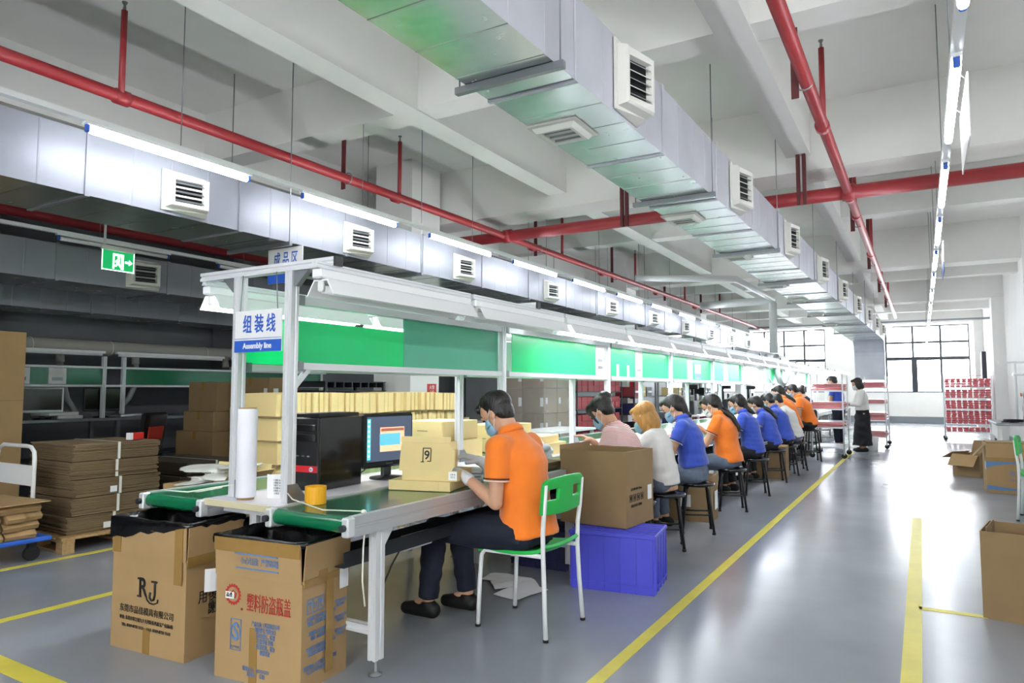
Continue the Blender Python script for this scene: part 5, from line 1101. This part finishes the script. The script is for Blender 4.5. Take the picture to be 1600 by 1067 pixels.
P(t, 'flap', B().box((-.3, 0, .3), (.22, .4, .005), ry=R(-28)), m_card); P(t, 'flap', B().box((0, -.27, .24), (.4, .2, .005), rx=R(55)), m_card); P(t, 'flap', B().box((0, .25, .42), (.4, .005, .2), rx=R(-20)), m_card2); P(t, 'flap', B().box((.26, 0, .4), (.005, .38, .18), ry=R(30)), m_card2)
# tray racks
def tray_rack(loc, w, d, zs, top, label, rz=0): return shelf_rack(loc, w, d, zs, label, m_aluw, rz, True, top)
m_lining = M('milky_lining', '#E8D8D8', .3)
def trays(cx, cy, z, w, d, n, where, grp):
    for k in range(n):
        t = T('red_tray', '%s red tray up in the pile at %s' % (ORD[k], where), 'tray', (cx + rnd.uniform(-.02, .02), cy + rnd.uniform(-.02, .02), z + .032 * k), R(rnd.uniform(-4, 4)), grp)
        P(t, 'tray', open_box(B(), w, d, .02, .004, 0, .03), m_redtray); P(t, 'plastic_lining', B().box((0, 0, .0235), (w * 1.04, d * 1.04, .011), bev=.004), m_lining)
r1 = (-1.58, 15.15); tray_rack((*r1, 0), .56, 1.0, (.2, .58, .93, 1.28), 1.6, 'wheeled tray rack with red trays beside the seated row')
for L, (z, n_) in enumerate(zip((.2, .58, .93, 1.28), (1, 3, 4, 4))):
    if L == 0: n_ = 0
    for j in (-1, 1): trays(r1[0], r1[1] + j * .25, z + .011, .5, .44, n_, ('near' if j < 0 else 'far') + ' end of ' + ['', 'low', 'middle', 'high'][L] + ' shelf, seated row rack', 'red trays on the rack beside the seated row')
r2 = (-.95, 18.3); tray_rack((*r2, 0), .5, 1.5, (.25, .62, .98, 1.34), 1.62, 'wheeled tray rack with red trays behind the standing woman')
for L, z in enumerate((.25, .62, .98, 1.34)):
    for j in (-1, 0, 1): trays(r2[0], r2[1] + j * .46, z + .011, .44, .42, (4, 5, 3, 4)[L], {-1: 'near end', 0: 'centre', 1: 'far end'}[j] + ' of ' + ['bottom', 'low', 'middle', 'high'][L] + ' shelf, standing woman rack', 'red trays on the rack behind the standing woman')
r3 = (1.02, 21.65); tray_rack((*r3, 0), 1.04, .5, (.22, .42, .8, 1.08, 1.36), 1.66, 'wide wheeled rack with bagged red packs by the far wall')
me = B().box((0, 0, .026), (.1, .4, .052), bev=.012).mesh('red_pack', m_redtray)
for L, (z, m_) in enumerate(zip((.22, .42, .8, 1.08, 1.36), (2, 6, 4, 4, 4))):
    for k in range(8):
        for q in range(m_): O('red_pack', 'bagged red pack on the %s shelf of the wide rack by the far wall' % ['lowest', 'second', 'third', 'fourth', 'top'][L], 'pack', me, m_redtray, (r3[0] - .44 + .125 * k + rnd.uniform(-.006, .006), r3[1] - .02, z + .011 + .056 * q), R(rnd.uniform(-4, 4)), 'red packs, %s shelf' % ['lowest', 'second', 'third', 'fourth', 'top'][L])
O('red_sheet', 'flat red sheet lying on top of the wide rack', 'sheet', B().box((0, 0, .004), (.5, .2, .008)), m_redtray, (r3[0] + .1, r3[1] - .1, 1.662))
# table with tools on the right
t = T('side_workbench', 'grey topped workbench at the right wall', 'bench', (1.42, 14.4, 0)); P(t, 'top', B().box((0, 0, .75), (.82, 1.6, .04), bev=.006), m_steel)
for x in (-.36, .36):
    for y in (-.74, .74): P(t, 'leg', B().box((x, y, .366), (.06, .06, .73)), m_white)
P(t, 'drawer_panel', B().box((-.36, 0, .62), (.02, 1.4, .2)), m_white); P(t, 'lower_shelf', B().box((0, 0, .25), (.7, 1.4, .02)), m_white)
t = T('bench_lamp', 'white arm lamp rising from the right workbench', 'lamp', (1.34, 14.1, .771)); P(t, 'pole', B().cyl((0, 0, 0), (0, 0, 1.0), .018), m_white); P(t, 'arm', B().box((-.02, 0, .98), (.4, .03, .03)), m_white); P(t, 'lamp_panel', B().box((.18, -.1, .78), (.45, .16, .04), bev=.008), m_hood); P(t, 'base', B().box((0, 0, .01), (.14, .14, .02)), m_white)
t = T('cable_heap', 'black cables heaped on the right workbench', 'cables', (1.25, 13.85, .771))
for k in range(4): P(t, 'cable', B().tube([(rnd.uniform(-.15, .15) , rnd.uniform(-.12, .12), .012 + .012 * k) for _ in range(7)], .009, 6), m_black)
t = T('grey_machine', 'dark grey bench machine on the right workbench', 'machine', (1.62, 14.5, .771)); P(t, 'body', B().box((0, 0, .25), (.3, .4, .5), bev=.015), m_dsteel); P(t, 'panel', B().box((-.155, 0, .3), (.01, .3, .25)), m_black); P(t, 'orange_knob', B().cyl((-.16, .1, .45), (-.18, .1, .45), .03), M('orange_knob', '#D9641E', .4))
carton((1.5, 13.7, .001), (.4, .36, .3), R(4), 'small brown carton under the right workbench')
t = T('wall_camera', 'small white security camera high on the side wall', 'camera', (XR - .02, 22.2, 3.3)); P(t, 'bracket', B().box((-.06, 0, 0), (.12, .04, .04)), m_white); P(t, 'housing', B().cyl((-.12, .02, -.02), (-.2, -.18, -.06), .045), m_white)
O('white_bucket', 'white bucket on the floor behind the standing woman', 'bucket', B().lathe([(.1, 0), (.13, .3), (.122, .3), (.095, .01)], n=18), m_white, (-.95, 16.95, 0))
bpy.data.scenes.remove(TS)
